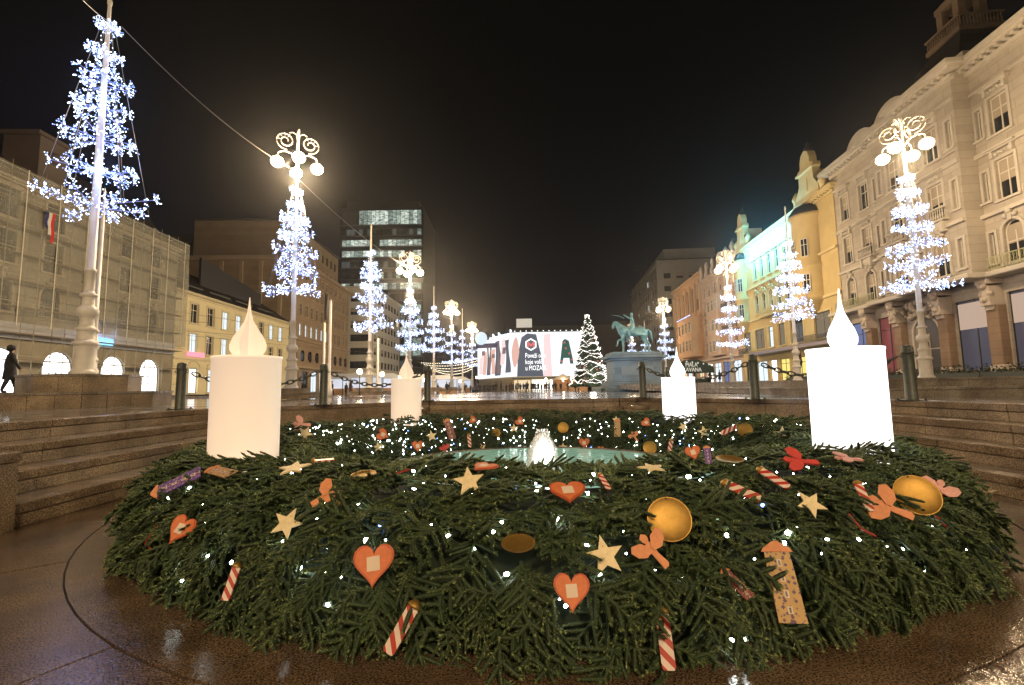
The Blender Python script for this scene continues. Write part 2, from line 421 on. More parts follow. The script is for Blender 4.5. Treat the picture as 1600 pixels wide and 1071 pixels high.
for i, (p, lb) in enumerate(bspec):
    b = make_bollard() if i == 0 else copy_tree(BOL[0])
    q = onz(*p, PZ + .003); b.location = (q.x, q.y, PZ + .003); tag(b, lb, 'bollard', 'iron bollards round the sunken fountain'); BOL.append(b)
linkm = MB(); R_ = .055
pts = [(cos(a)*.11, 0, sin(a)*R_) for a in np.linspace(0, 2*pi, 13)]
linkm.path(pts, .02, 6); LINK = linkm.mesh('chain_link', M_METAL)
def chain(i, j, label, sag=.42):
    a = BOL[i].location + Vector((0, 0, 1.0)); b = BOL[j].location + Vector((0, 0, 1.0))
    a = a.copy(); b = b.copy(); d = (b-a); d.z = 0; d.normalize(); a += d*.17; b -= d*.17
    mid = (a+b)/2; root = empty('iron_chain', (mid.x, mid.y, mid.z - sag), 0, label, 'chain', 'chains between the bollards')
    P_ = [a.lerp(b, t) - Vector((0, 0, sag*4*t*(1-t))) for t in np.linspace(0, 1, 400)]
    acc = 0; step = .165; k = 0
    for u, v in zip(P_[:-1], P_[1:]):
        acc += (v-u).length
        if acc >= step:
            acc = 0; dd = (v-u).normalized(); q = dd.to_track_quat('X', 'Z')
            M = Matrix.Translation(v - root.location) @ q.to_matrix().to_4x4() @ Matrix.Rotation((k % 2)*pi/2 + .25, 4, 'X')
            put(LINK, 'chain_link', root, matrix=M); k += 1
    return root
BOL_EN = True
for i, j, lb in ((0, 1, 'sagging iron chain behind the big peach candle, from the leftmost bollard'), (1, 2, 'sagging iron chain that passes behind the small peach candle'),
                 (3, 4, 'sagging iron chain crossing behind the small white candle, near the dark kiosk sign'), (4, 5, 'sagging iron chain in front of the yellow lit shop, running behind the big white candle')):
    chain(i, j, lb)
bevel_bol = None
# ================================================================== BUILDINGS
_wc = {}
def arc_pts(w, h, n=10):
    """outline of an arched opening of width w and height h, from bottom left, counter clockwise seen from outside"""
    r = w/2; pts = [(-r, 0), (r, 0)]
    return pts + [(r*cos(a), h - r + r*sin(a)) for a in np.linspace(0, pi, n)]
def win_frame(w, h, arch, style, mf):
    k = ('f', round(w, 2), round(h, 2), arch, style, mf.name)
    if k in _wc: return _wc[k]
    b = MB(); r = w/2; t = .07 if style != 'big' else .1; hh = h - r if arch else h
    y0, y1 = .16, .23
    b.box(-r, -r+t, y0, y1, 0, hh); b.box(r-t, r, y0, y1, 0, hh); b.box(-r+t, r-t, y0, y1, 0, t)
    if arch:
        pts = [(cos(a), sin(a)) for a in np.linspace(0, pi, 11)]
        for (c1, s1), (c2, s2) in zip(pts[:-1], pts[1:]):
            q = [(c1*r, hh+s1*r), (c2*r, hh+s2*r), (c2*(r-t), hh+s2*(r-t)), (c1*(r-t), hh+s1*(r-t))]
            b.add([(x, y0, z) for x, z in q] + [(x, y1, z) for x, z in q], [(0,1,2,3), (3,2,6,7), (4,5,1,0)], 0)
    else: b.box(-r+t, r-t, y0, y1, h-t, h)
    if style == 'shop':
        nn = max(1, int(w/1.3))
        for i in range(1, nn): x = -r + w*i/nn; b.box(x-.03, x+.03, y0, y1, t, hh - (0 if arch else t))
        b.box(-r+t, r-t, y0+.005, y1-.005, hh*.78-.03, hh*.78+.03)
    elif style == 'strip':
        nn = max(1, int(round(w/1.4)))
        for i in range(1, nn): x = -r + w*i/nn; b.box(x-.03, x+.03, y0, y1, t, hh-t)
    elif w > .7:
        b.box(-.035, .035, y0, y1, t, hh - (0 if arch else t)); b.box(-r+t, r-t, y0+.005, y1-.005, hh*.66-.035, hh*.66+.035)
    _wc[k] = b.mesh('window_frame', mf); return _wc[k]
def win_pane(w, h, arch, m, m2=None):
    k = ('p', round(w, 2), round(h, 2), arch, m.name, m2.name if m2 else '')
    if k in _wc: return _wc[k]
    b = MB(); pts = arc_pts(w, h) if arch else [(-w/2, 0), (w/2, 0), (w/2, h), (-w/2, h)]
    b.add([(x, .205, z) for x, z in pts], [tuple(range(len(pts)))], 0)
    if m2 is not None:          # a blind let down over part of the pane
        b.box(-w/2+.08, w/2-.08, .19, .2, h*.45, h-(.08 if not arch else w*.2), 1)
    _wc[k] = b.mesh('pane', [m] + ([m2] if m2 else [])); return _wc[k]
def win_sur(w, h, arch, style, mt):
    k = ('s', round(w, 2), round(h, 2), arch, style, mt.name)
    if k in _wc: return _wc[k]
    b = MB(); r = w/2; s = .18
    hh = h - r if arch else h
    b.box(-r-s-.06, r+s+.06, -.16, -.002, -.16, -.001)                         # sill
    b.box(-r-s, -r-.001, -.07, -.002, 0, hh); b.box(r+.001, r+s, -.07, -.002, 0, hh)
    if arch:
        pts = [(cos(a), sin(a)) for a in np.linspace(0, pi, 13)]
        for (c1, s1), (c2, s2) in zip(pts[:-1], pts[1:]):
            q = [(c1*(r+s), hh+s1*(r+s)), (c2*(r+s), hh+s2*(r+s)), (c2*r, hh+s2*r), (c1*r, hh+s1*r)]
            b.add([(x, -.08, z) for x, z in q] + [(x, 0, z) for x, z in q], [(0,1,2,3), (3,2,6,7), (4,5,1,0)], 0)
        b.box(-.14, .14, -.16, -.003, h-.02, h+.45)                              # keystone
        for sx in (-1, 1): b.ball((sx*.32, -.1, h+.3), .16, 8, 5)
        b.ball((0, -.14, h+.6), .2, 8, 6)
    else: b.box(-r-s, r+s, -.07, -.002, h, h+s)
    if style == 'hood':                                                        # straight hood on consoles, carved field below
        b.box(-r-s-.2, r+s+.2, -.4, -.003, h+.75, h+.9); b.box(-r-s-.12, r+s+.12, -.28, -.003, h+.65, h+.75)
        for sx in (-1, 1): b.box(sx*(r+.02)-.1, sx*(r+.02)+.1, -.22, -.004, h+.22, h+.65)
        for i in range(5): b.ball((-r*.7+i*r*.35, -.08, h+.42+.06*(i % 2)), .13, 7, 5)
    if style == 'pedi':
        b.add([(-r-s-.2, -.35, h+.4), (r+s+.2, -.35, h+.4), (0, -.35, h+1.05), (-r-s-.2, 0, h+.4), (r+s+.2, 0, h+.4), (0, 0, h+1.05)],
              [(0,1,2), (0,3,4,1), (1,4,5,2), (2,5,3,0)], 0)
        b.box(-r-s-.2, r+s+.2, -.4, -.003, h+.25, h+.39)
    if style in ('balc', 'hood_b'):
        b.box(-r-s-.25, r+s+.25, -.5, -.005, -.3, -.17); b.box(-r-s-.2, r+s+.2, -.46, -.3, .62, .74)
        nb = int((w+.6)/.2)
        for i in range(nb+1): x = -r-.25 + (w+.5)*i/nb; b.lathe([(.035, -.16), (.06, .1), (.03, .35), (.05, .6)], 6, 0, (x, -.38))
        b.box(-r-s, r+s, -.3, -.006, -.75, -.32)
        for sx in (-1, 1): b.box(sx*r-.13, sx*r+.13, -.42, -.007, -1.1, -.31)
        for i in range(5): b.ball((-r*.8+i*r*.4, -.12, -1.0-.1*(i % 2)), .18, 7, 5)
    if style == 'hood_b':
        b.box(-r-s-.2, r+s+.2, -.4, -.003, h+.75, h+.9)
        for i in range(5): b.ball((-r*.7+i*r*.35, -.08, h+.45+.06*(i % 2)), .15, 7, 5)
    if style == 'crown':                                                       # curly art nouveau crest
        b.path([(-r-.3, -.1, h+.1), (-r-.1, -.12, h+.6), (-r*.4, -.12, h+.7), (0, -.14, h+1.2), (r*.4, -.12, h+.7), (r+.1, -.12, h+.6), (r+.3, -.1, h+.1)], .09, 5)
    _wc[k] = b.mesh('window_surround', mt); return _wc[k]
class Building:
    def __init__(s, name, P0, P1, z0, label, wall, trim, cat='building', group=None):
        s.P0 = Vector((*P0, z0)); d = Vector((*P1, z0)) - s.P0; s.L = d.length; s.wall = wall; s.trim = trim
        s.root = empty(name, s.P0, atan2(d.y, d.x), label, cat, group)
    def M(s, u=0, y=0, v=0, rz=0): return Matrix.Translation((u, y, v)) @ Matrix.Rotation(rz, 4, 'Z')
    def face(s, M, Wd, H, ops, depth=.3, wall=None, thick=True):
        """wall of width Wd and height H in the frame M, with recessed openings; ops: dicts u (centre), v (sill), w, h, arch, style, pane, frame"""
        us = {0, Wd}; vs = {0, H}
        for o in ops: us |= {o['u']-o['w']/2, o['u']+o['w']/2}; vs |= {o['v'], o['v']+o['h']}
        us = sorted(us); vs = sorted(vs); b = MB()
        idx = {(i, j): i*len(vs)+j for i in range(len(us)) for j in range(len(vs))}
        V = [M @ Vector((u, 0, v)) for u in us for v in vs]; F = []
        for i in range(len(us)-1):
            for j in range(len(vs)-1):
                uc = (us[i]+us[i+1])/2; vc = (vs[j]+vs[j+1])/2
                if any(abs(uc-o['u']) < o['w']/2 and o['v'] < vc < o['v']+o['h'] for o in ops): continue
                F.append((idx[i,j], idx[i+1,j], idx[i+1,j+1], idx[i,j+1]))
        b.add(V, F, 0)
        for o in ops:
            r = o['w']/2; h = o['h']; u0 = o['u']; v0 = o['v']
            if o.get('arch'):
                pts = arc_pts(o['w'], h)
                arc = pts[2:]; half = len(arc)//2
                for side in (0, 1):
                    seg = arc[:half+1] if side == 0 else arc[half-0:][::1]
                    cxn = r if side == 0 else -r
                    seg = arc[:half+1] if side == 0 else arc[half:]
                    vv = [(cxn, h)] + seg
                    b.add([M @ Vector((u0+x, 0, v0+z)) for x, z in vv], [(0, k+1, k+2) if side == 0 else (0, k+1, k+2) for k in range(len(seg)-1)], 0)
                # a small gap between the two spandrels at the crown is closed by the shared crown point
                b.add([M @ Vector((u0+x, 0, v0+z)) for x, z in ((r, h), (arc[half][0], arc[half][1]), (-r, h))], [(0, 2, 1)], 0)
            else: pts = [(-r, 0), (r, 0), (r, h), (-r, h)]
            n = len(pts)
            b.add([M @ Vector((u0+x, 0, v0+z)) for x, z in pts] + [M @ Vector((u0+x, depth, v0+z)) for x, z in pts],
                  [(k, n+k, n+(k+1) % n, (k+1) % n) for k in range(n)], 0)
        o_ = b.build('wall', wall or s.wall, s.root)
        for o in ops:
            Mw = M @ Matrix.Translation((o['u'], 0, o['v']))
            a = bool(o.get('arch')); st = o.get('style', 'plain')
            f = put(win_frame(o['w'], o['h'], a, o.get('fs', 'std'), o.get('frame', M_FRAMEW)), o.get('nm', 'window'), s.root, matrix=Mw)
            put(win_pane(o['w'], o['h'], a, o.get('pane', M_GLASS), o.get('blind')), 'pane', f)
            if st: put(win_sur(o['w'], o['h'], a, st, s.trim), 'window_surround', f)
        return o_
    def box(s, name, M, x0, x1, y0, y1, z0, z1, m=None, bev=0):
        o = MB().box(x0, x1, y0, y1, z0, z1, 0, M).build(name, m or s.trim, s.root)
        if bev: bevel(o, bev)
        return o
    def cornice(s, M, u0, u1, v, d=.8, h=.8, dent=.5, name='cornice'):
        b = MB(); b.box(u0-d, u1+d, -d, .1, v+h*.7, v+h, 0, M); b.box(u0-d*.7, u1+d*.7, -d*.7, .1, v+h*.5, v+h*.69, 0, M)
        b.box(u0-d*.25, u1+d*.25, -d*.25, .1, v, v+h*.3, 0, M); o = b.build(name, s.trim, s.root)
        if dent:
            b = MB(); x = u0
            while x < u1: b.box(x, x+dent*.45, -d*.6, -d*.2, v+h*.3, v+h*.49, 0, M); x += dent
            tag(b.build('dentils', s.trim, s.root), kind='stuff')
        return o
def blk(name, M, x0, x1, y0, y1, z0, z1, m, root): return MB().box(x0, x1, y0, y1, z0, z1, 0, M).build(name, m, root)
def stucco(name, c, var=.12, joint=None):
    """rendered or ashlar wall: large tonal blotches, faint soot streaks; with joint, courses of slightly different stones"""
    m = mat(name, c, .85); nt = m.node_tree; b = nt.nodes['Principled BSDF']
    g = nt.nodes.new('ShaderNodeTexCoord').outputs['Object']
    n1 = nt.nodes.new('ShaderNodeTexNoise'); n1.inputs['Scale'].default_value = .5; n1.inputs['Detail'].default_value = 8; n1.inputs['Roughness'].default_value = .7
    nt.links.new(g, n1.inputs[0])
    r = nt.nodes.new('ShaderNodeValToRGB'); r.color_ramp.elements[0].position = .3; r.color_ramp.elements[1].position = .7
    r.color_ramp.elements[0].color = (*[k*(1-var*1.6) for k in c], 1); r.color_ramp.elements[1].color = (*[min(1, k*(1+var)) for k in c], 1)
    nt.links.new(n1.outputs['Fac'], r.inputs[0]); out = r.outputs[0]
    if joint:
        mp = nt.nodes.new('ShaderNodeMapping'); mp.inputs['Rotation'].default_value = (pi/2, 0, 0); nt.links.new(g, mp.inputs[0])
        br = nt.nodes.new('ShaderNodeTexBrick'); br.inputs['Scale'].default_value = 1; br.inputs['Brick Width'].default_value = joint[0]; br.inputs['Row Height'].default_value = joint[1]
        br.inputs['Mortar Size'].default_value = .012; br.inputs['Color1'].default_value = (1, .98, .95, 1); br.inputs['Color2'].default_value = (.78, .74, .70, 1); br.inputs['Mortar'].default_value = (.6, .56, .5, 1)
        br.inputs['Bias'].default_value = -.4
        nt.links.new(mp.outputs[0], br.inputs[0])
        mx = nt.nodes.new('ShaderNodeMix'); mx.data_type = 'RGBA'; mx.blend_type = 'MULTIPLY'; mx.inputs[0].default_value = 1
        nt.links.new(out, mx.inputs[6]); nt.links.new(br.outputs['Color'], mx.inputs[7]); out = mx.outputs[2]
    nt.links.new(out, b.inputs['Base Color'])
    n2 = nt.nodes.new('ShaderNodeTexNoise'); n2.inputs['Scale'].default_value = 14; nt.links.new(g, n2.inputs[0])
    bp = nt.nodes.new('ShaderNodeBump'); bp.inputs['Strength'].default_value = .3; bp.inputs['Distance'].default_value = .02
    nt.links.new(n2.outputs['Fac'], bp.inputs['Height']); nt.links.new(bp.outputs[0], b.inputs['Normal'])
    return m
W_BEIGE = stucco('beige_ashlar', (.42, .375, .31), .1, (1.5, .62)); T_BEIGE = stucco('beige_trim', (.50, .45, .37), .08)
W_YEL = stucco('ochre_stucco', (.55, .42, .19), .08); T_YEL = stucco('ochre_trim', (.62, .50, .25), .08)
W_PINK = stucco('pinkish_stucco', (.52, .38, .29), .1); W_ORA = stucco('orange_stucco', (.55, .33, .18), .08)
W_GREYB = stucco('greyish_stucco', (.36, .33, .29), .1); W_NETB = stucco('old_plaster', (.30, .26, .18), .2)
W_LY = stucco('light_yellow_stucco', (.72, .62, .36), .06); T_LY = stucco('light_yellow_trim', (.64, .56, .36), .05)
W_BRN = stucco('brown_render', (.33, .24, .15), .1, (2., .8)); T_BRN = stucco('brown_trim', (.40, .30, .19), .08)
W_WHI = stucco('white_render', (.58, .55, .45), .05); W_DRK = stucco('dark_render', (.10, .075, .055), .15)
M_ROOF = mat('dark_roof', (.022, .016, .013), .7, var=.3, vscale=4)
M_PILL = stucco('red_brown_stone', (.25, .17, .11), .15, (3, .5)); M_CARV = stucco('carved_stone', (.5, .42, .33), .2)
M_GREEN = mat('green_iron', (.30, .30, .14), .5)

def XR(Y): return 30 + .096*Y
def XL(Y): return -36 - .034*Y
rnd = random.Random(3)
def pick_pane(p_lit=.1, p_blind=.35, lit=None):
    x = rnd.random()
    if x < p_lit: return dict(pane=lit or rnd.choice([M_WARM, M_COOL, M_DIM]))
    if x < p_lit + p_blind: return dict(pane=M_GLASS, blind=M_BLIND)
    return dict(pane=M_GLASS)

# ---------- right side, nearest: large beige palace with a projecting centre bay and a roof lantern
B1 = Building('corner_palace', (XR(47.8), 47.8), (XR(15), 15), 1.7, 'large beige palace at the right edge, with red-brown shop pillars and a dark roof lantern', W_BEIGE, T_BEIGE)
def U(Y): return (47.8-Y)*1.0046
G0 = 6.8                                       # top of the shop floor
segs = [(0, U(41.0), 0), (U(41.0), U(36.2), -.45), (U(36.2), U(31.4), -1.15), (U(31.4), B1.L, 0)]
rows = [(7.6, 2.75, True), (11.9, 2.7, False), (16.4, 2.6, False)]
wy = [(46.2, 1.2), (43.3, 1.25), (38.7, 1.3), (33.7, 1.35), (29.5, 1.35), (26.0, 1.3), (22.5, 1.3), (19, 1.3)]
ny = [42.6, 41.0, 34.0, 33.0-.6]
for u0, u1, dy in segs:
    ops = []
    for r_, (v, h, a) in enumerate(rows):
        for yy, w in wy:
            u = U(yy)
            if not (u0+.8 < u < u1-.8): continue
            st = 'arch' if a else ('hood_b' if (r_ == 1 and yy in (43.3, 38.7, 33.7)) else ('hood' if r_ == 2 else 'hood'))
            if a: st = 'plain'
            ops.append(dict(u=u-u0, v=v-G0, w=w, h=h, arch=a, style=st, **pick_pane(.0, .72)))
        for yy in (41.6, 40.3, 37.0, 35.5, 32.0, 30.95):
            u = U(yy)
            if u0+.3 < u < u1-.3: ops.append(dict(u=u-u0, v=v-G0+.2, w=.42, h=2.1, style='plain', **pick_pane(0, .2)))
    B1.face(B1.M(u0, dy, G0), u1-u0, 15.5, ops, .35)
    Mx = B1.M(0, dy, 0)
    B1.cornice(Mx, u0, u1, 21.5, 1.0, 1.0, .55); B1.box('string_course', Mx, u0-.05, u1+.05, -.22, 0, 15.3, 15.6); B1.box('string_course', Mx, u0-.05, u1+.05, -.25, 0, 11.0, 11.25)
    B1.box('string_course', Mx, u0-.05, u1+.05, -.14, 0, 19.95, 20.15)
    B1.box('balcony_slab', Mx, u0-.9, u1+.9, -1.1, .2, G0-.05, G0+.3, bev=.05)
for u, y0_, y1_, sd in ((U(41.0), -.44, .2, 0), (U(36.2), -1.14, -.2, 0), (U(31.4), -1.14, .2, 1)):
    blk('wall', B1.M(), u-.3*sd-.01*(1-sd), u+.3*(1-sd)+.01*sd, y0_, y1_, G0, 22.3, W_BEIGE, B1.root)
# green iron balustrades on the long balcony
def balustrade(bld, M, u0, u1, z, m=M_GREEN):
    b = MB(); b.box(u0, u1, -1.0, -.95, z+.85, z+.92, 0, M); b.box(u0, u1, -.99, -.96, z+.1, z+.14, 0, M)
    x = u0
    while x < u1:
        b.box(x, x+.035, -.99, -.96, z, z+.86, 0, M)
        b.path([M @ Vector((x+.08, -.975, z+.2)), M @ Vector((x+.14, -.975, z+.45)), M @ Vector((x+.06, -.975, z+.6)), M @ Vector((x+.12, -.975, z+.75))], .015, 3)
        x += .22
    return b.build('balustrade', m, bld.root)
balustrade(B1, B1.M(), .3, U(41.6), G0+.3); balustrade(B1, B1.M(), U(30.4), B1.L, G0+.3)
# shop floor: pillars, carved consoles, shop windows and the arched doorway
pill = [47.4, 43.5, 39.8, 35.1, 31.0, 26.8, 22.4, 18]
for yy in pill:
    u = U(yy); M = B1.M(u, 0, 0)
    B1.box('pillar', M, -.45, .45, -.55, .1, .9, 4.9, M_PILL, .03); B1.box('pillar_base', M, -.52, .52, -.62, .1, 0, .9, M_CARV, .05)
    b = MB(); b.box(-.38, .38, -.9, .1, 4.9, 6.2); b.ball((0, -.95, 6.25), .28, 10, 7); b.ball((0, -.9, 5.3), .2, 8, 6); b.ball((-.3, -.8, 5.7), .2, 7, 5); b.ball((.3, -.8, 5.7), .2, 7, 5)
    b.box(-.42, .42, -1.05, .1, 6.35, 6.75); b.box(-.3, .3, -.7, -.5, 4.6, 5.0)
    for v_ in range(len(b.v)): b.v[v_] = tuple(M @ Vector(b.v[v_]))
    b.build('carved_console', M_CARV, B1.root)
M_SHD = mat('dim_shop_interior', (.05, .04, .05), .15, emit=(.16, .18, .26), estr=.2, sample=False)
M_SHR = mat('shop_reddish', (.12, .04, .05), .15, emit=(.5, .13, .12), estr=.22, sample=False)
M_SHB = mat('shop_bluish', (.04, .05, .10), .12, emit=(.20, .26, .52), estr=.5, sample=False)
M_SHC = emat('shop_curtain', (.62, .45, .34), .75)
ops = []
for a, b_, m_ in ((47.4, 43.5, M_SHB), (43.5, 39.8, M_SHR), (35.1, 31.0, M_SHD), (31.0, 26.8, M_SHD), (26.8, 22.4, M_SHR), (22.4, 18, M_SHD)):
    w = abs(a-b_)-1.1
    if w < .7: w = .85
    ops.append(dict(u=U((a+b_)/2), v=.5, w=w, h=5.2, style='', fs='shop', frame=M_FRAMED, pane=m_, nm='shop_window'))
ops.append(dict(u=U(37.4), v=.02, w=2.6, h=5.0, arch=True, style='arch', fs='std', frame=M_CARV, pane=M_FRAMED, nm='doorway'))
B1.face(B1.M(0, 0, 0), B1.L, G0, ops, .3)
for u0_, u1_ in ((U(35.1)+.7, U(31.0)-.7), (U(31.0)+.7, U(26.8)-.7)):
    B1.box('curtain', B1.M(), u0_, u1_, .12, .15, 3.6, 5.5, M_SHC)
b = MB()
for i in range(46): b.ball((U(37.4)+random.uniform(-1.9, 1.9), -.15-random.random()*.2, 5.0+random.random()*1.4-abs(i % 7-3)*.05), random.uniform(.12, .26), 6, 5)
tag(b.build('carved_relief', M_CARV, B1.root), kind='stuff')
# roof: attic gables, mansard, truncated pyramid and lantern
B1.box('attic', B1.M(), U(41.0)-.3, U(31.4)+.3, -.4, 3, 22.5, 23.4)
for uc in (U(43.4), U(38.5)):
    b = MB(); pts = [(uc+cos(a)*2.2, 22.5+(sin(a)*1.9)) for a in np.linspace(0, pi, 12)]
    dy = -.4 if uc > U(41) else .1
    b.add([(x, dy, z) for x, z in pts] + [(x, dy+.5, z) for x, z in pts], [tuple(range(12)), tuple(range(23, 11, -1))] + [(i, 12+i, 13+i, 1+i) for i in range(11)])
    b.build('curved_gable', T_BEIGE, B1.root)
def roof_prism(bld, x0, x1, y0, y1, z0, z1, ins, m=M_ROOF, name='roof', xin=0):
    b = MB(); b.add([(x0,y0,z0),(x1,y0,z0),(x1,y1,z0),(x0,y1,z0),(x0+xin,y0+ins,z1),(x1-xin,y0+ins,z1),(x1-xin,y1-ins,z1),(x0+xin,y1-ins,z1)],
                    [(0,1,5,4),(1,2,6,5),(2,3,7,6),(3,0,4,7),(4,5,6,7)]); return b.build(name, m, bld.root)
roof_prism(B1, .1, B1.L, .5, 16, 22.4, 25.2, 4)
B1.box('rear_body', B1.M(), .02, B1.L-.02, .62, 16, 0, 22.3, W_BEIGE)
b = MB(); cu, cyy = U(36.6), 4.6
prof = [(4.0, 23.2), (3.6, 24.4), (2.7, 26.0), (1.75, 27.4), (1.5, 28.0)]
for (ra, za), (rb, zb) in zip(prof[:-1], prof[1:]):
    b.add([(cu+sx*ra, cyy+sy*ra, za) for sx, sy in ((-1,-1),(1,-1),(1,1),(-1,1))] + [(cu+sx*rb, cyy+sy*rb, zb) for sx, sy in ((-1,-1),(1,-1),(1,1),(-1,1))],
          [(0,1,5,4),(1,2,6,5),(2,3,7,6),(3,0,4,7)])
b.build('dome_roof', M_ROOF, B1.root)
M_LAN = stucco('sooty_stone', (.20, .14, .09), .2)
b = MB(); b.box(cu-1.7, cu+1.7, cyy-1.7, cyy+1.7, 27.9, 28.3)
for i in range(13):
    for sy in (-1.6, 1.6): b.lathe([(.06, 28.3), (.1, 28.6), (.05, 28.9), (.08, 29.1)], 6, 0, (cu-1.5+i*.25, cyy+sy))
    for sx in (-1.6, 1.6): b.lathe([(.06, 28.3), (.1, 28.6), (.05, 28.9), (.08, 29.1)], 6, 0, (cu+sx, cyy-1.5+i*.25))
for sy in (-1.6, 1.6): b.box(cu-1.72, cu+1.72, cyy+sy-.12, cyy+sy+.12, 29.1, 29.25)
for sx in (-1.6, 1.6): b.box(cu+sx-.12, cu+sx+.12, cyy-1.45, cyy+1.45, 29.1, 29.25)
b.build('lantern_balustrade', M_LAN, B1.root)
b = MB()
for sx in (-1, 1):
    for sy in (-1, 1): b.box(cu+sx*.8-.28, cu+sx*.8+.28, cyy+sy*.8-.28, cyy+sy*.8+.28, 28.3, 31.2)
b.box(cu-1.15, cu+1.15, cyy-1.15, cyy+1.15, 31.2, 31.7); b.box(cu-.9, cu+.9, cyy-.9, cyy+.9, 31.7, 32.0)
for k, (dx, dy) in enumerate(((0, -1.3), (-1.3, 0), (1.3, 0))):
    pass
b.lathe([(.85, 32.0), (.8, 32.6), (.5, 33.3), (.15, 33.7), (.1, 34.6), (.0, 35.0)], 12, 0, (cu, cyy)); b.build('lantern', M_LAN, B1.root)

# ---------- right side, second: ochre house with two oriels, tall gables and the light curtain
B2 = Building('ochre_house', (XR(74.4), 74.4), (XR(47.9), 47.9), 1.7, 'ochre yellow ornate house with round oriels and two scrolled gables, light curtain on it', W_YEL, T_YEL)
def U2(Y): return (77.6-Y)/27.2*B2.L
ops = []
for i in range(6):
    u = U2(71.2 - i*2.35)
    ops.append(dict(u=u, v=10.2, w=1.15, h=2.7, arch=True, style='crown', **pick_pane(.1, .3)))
    ops.append(dict(u=u, v=15.2, w=1.15, h=2.7, style='pedi', **pick_pane(0, .2)))
for yc, w in ((75.5, 2.6), (71, 3.2), (67.4, 1.5), (64.2, 1.9), (60.2, 3.2), (54.4, 3.4)):
    ops.append(dict(u=U2(yc), v=4.9, w=w, h=2.9, style='plain', fs='shop', frame=M_FRAMED, pane=rnd.choice([M_COOL, M_GLASS, M_DIM])))
M_YSH = emat('yellow_shop_light', (1, .80, .22), .95)
for yc, w, m_ in ((75.4, 2.8, M_GLASS), (71, 3.4, M_COOL), (67.3, 2.0, M_SHOP), (64, 2.6, M_YSH), (60, 3.6, M_YSH), (54.6, 4.2, M_YSH)):
    ops.append(dict(u=U2(yc), v=.2, w=w, h=2.9, style='', fs='shop', frame=M_FRAMED, pane=m_, nm='shop_window'))
B2.face(B2.M(), B2.L, 21.0, ops, .3)
B2.cornice(B2.M(), 0, B2.L, 20.2, .7, .8, .6); B2.box('string_course', B2.M(), 0, B2.L, -.2, 0, 9.2, 9.5); B2.box('string_course', B2.M(), 0, B2.L, -.3, 0, 14.1, 14.35)
B2.box('rear_body', B2.M(), .02, B2.L-.02, .45, 15, 0, 20.9, W_YEL); roof_prism(B2, .1, B2.L-.1, .5, 15, 21, 24, 4.5)
B2.box('shop_canopy', B2.M(), U2(72), U2(50.8), -1.4, -.02, 4.0, 4.35, mat('purple_grey_canopy', (.22, .18, .22), .4))
B2.box('balcony_slab', B2.M(), U2(68.6), U2(62.5), -1.0, 0, 9.1, 9.35); balustrade(B2, B2.M(), U2(68.6), U2(62.5), 9.3, T_YEL)
balustrade(B2, B2.M(), U2(58), U2(51), 4.4, M_FRAMED); balustrade(B2, B2.M(), U2(77), U2(73), 4.4, M_FRAMED)
def oriel(bld, uc, z0, z1, r, nwin=3):
    b = MB(); b.lathe([(.25, z0-1.9), (r*.5, z0-1.3), (r*.95, z0-.4), (r+.12, z0-.15), (r+.12, z0), (r, z0+.02), (r, z0+3.2), (r+.14, z0+3.3), (r+.14, z0+3.6), (r, z0+3.7), (r, z1-.9), (r+.25, z1-.7), (r+.25, z1-.3)], 22, 0, (uc, 0))
    b.lathe([(r+.2, z1-.3), (r+.05, z1+.1), (r*.75, z1+.8), (r*.3, z1+1.2), (.0, z1+1.3)], 22, 1, (uc, 0)); b.build('oriel', [bld.wall, M_ROOF], bld.root)
    for lev in (z0+.5, z0+4.6):
        for k in range(nwin):
            a = -pi/2 + (k-(nwin-1)/2)*.75; M = Matrix.Translation((uc+cos(a)*(r+.02), sin(a)*(r+.02), lev)) @ Matrix.Rotation(a+pi/2, 4, 'Z') @ Matrix.Translation((0, -.22, 0))
            f = put(win_frame(.75, 2.1, False, 'std', M_FRAMEW), 'window', bld.root, matrix=M); put(win_pane(.75, 2.1, False, M_GLASS), 'pane', f)
def gable(bld, uc, z, hh, w):
    b = MB(); k = hh/6.
    pts = [(-w, 0), (w, 0), (w*.95, 1.1*k), (w*.75, 1.7*k), (w*.62, 2.2*k), (w*.6, 3.4*k), (w*.7, 3.6*k), (w*.66, 4.0*k), (w*.42, 4.2*k), (w*.4, 5.0*k), (w*.28, 5.7*k), (0, 6.05*k)]
    pts = pts + [(-x, y) for x, y in pts[2:-1][::-1]]
    n = len(pts)
    b.add([(uc+x, -.35, z+y) for x, y in pts] + [(uc+x, .5, z+y) for x, y in pts], [tuple(range(n)), tuple(range(2*n-1, n-1, -1))] + [(i, n+i, n+(i+1) % n, (i+1) % n) for i in range(n)])
    b.box(uc-w*.7, uc+w*.7, -.6, -.36, z+3.4*k, z+3.65*k); b.box(uc-w-.2, uc+w+.2, -.6, -.36, z-.05, z+.25)
    b.box(uc-.25, uc+.25, -.42, -.355, z+1.0*k, z+2.6*k)
    b.box(uc-w*.5, uc+w*.5, .5, 2.6, z, z+3.2*k)
    for sx in (-1, 1): b.lathe([(.3, z), (.35, z+.9), (.5, z+1.2), (.3, z+1.7), (.05, z+2.1)], 8, 0, (uc+sx*(w+.35), -.1))
    b.build('scrolled_gable', bld.trim, bld.root)
    MB().lathe([(.35, z+6.0*k), (.5, z+6.3*k), (.2, z+6.7*k), (.28, z+6.9*k), (.04, z+7.2*k), (.02, z+7.9*k)], 10, 0, (uc, .2)).build('finial', M_ROOF, bld.root)
oriel(B2, U2(55.6), 9.6, 19.6, 1.9); oriel(B2, U2(75.6), 9.6, 19.6, 1.2)
gable(B2, U2(54.9), 21.0, 6.0, 2.5); gable(B2, U2(75.0), 21.0, 5.8, 2.0)
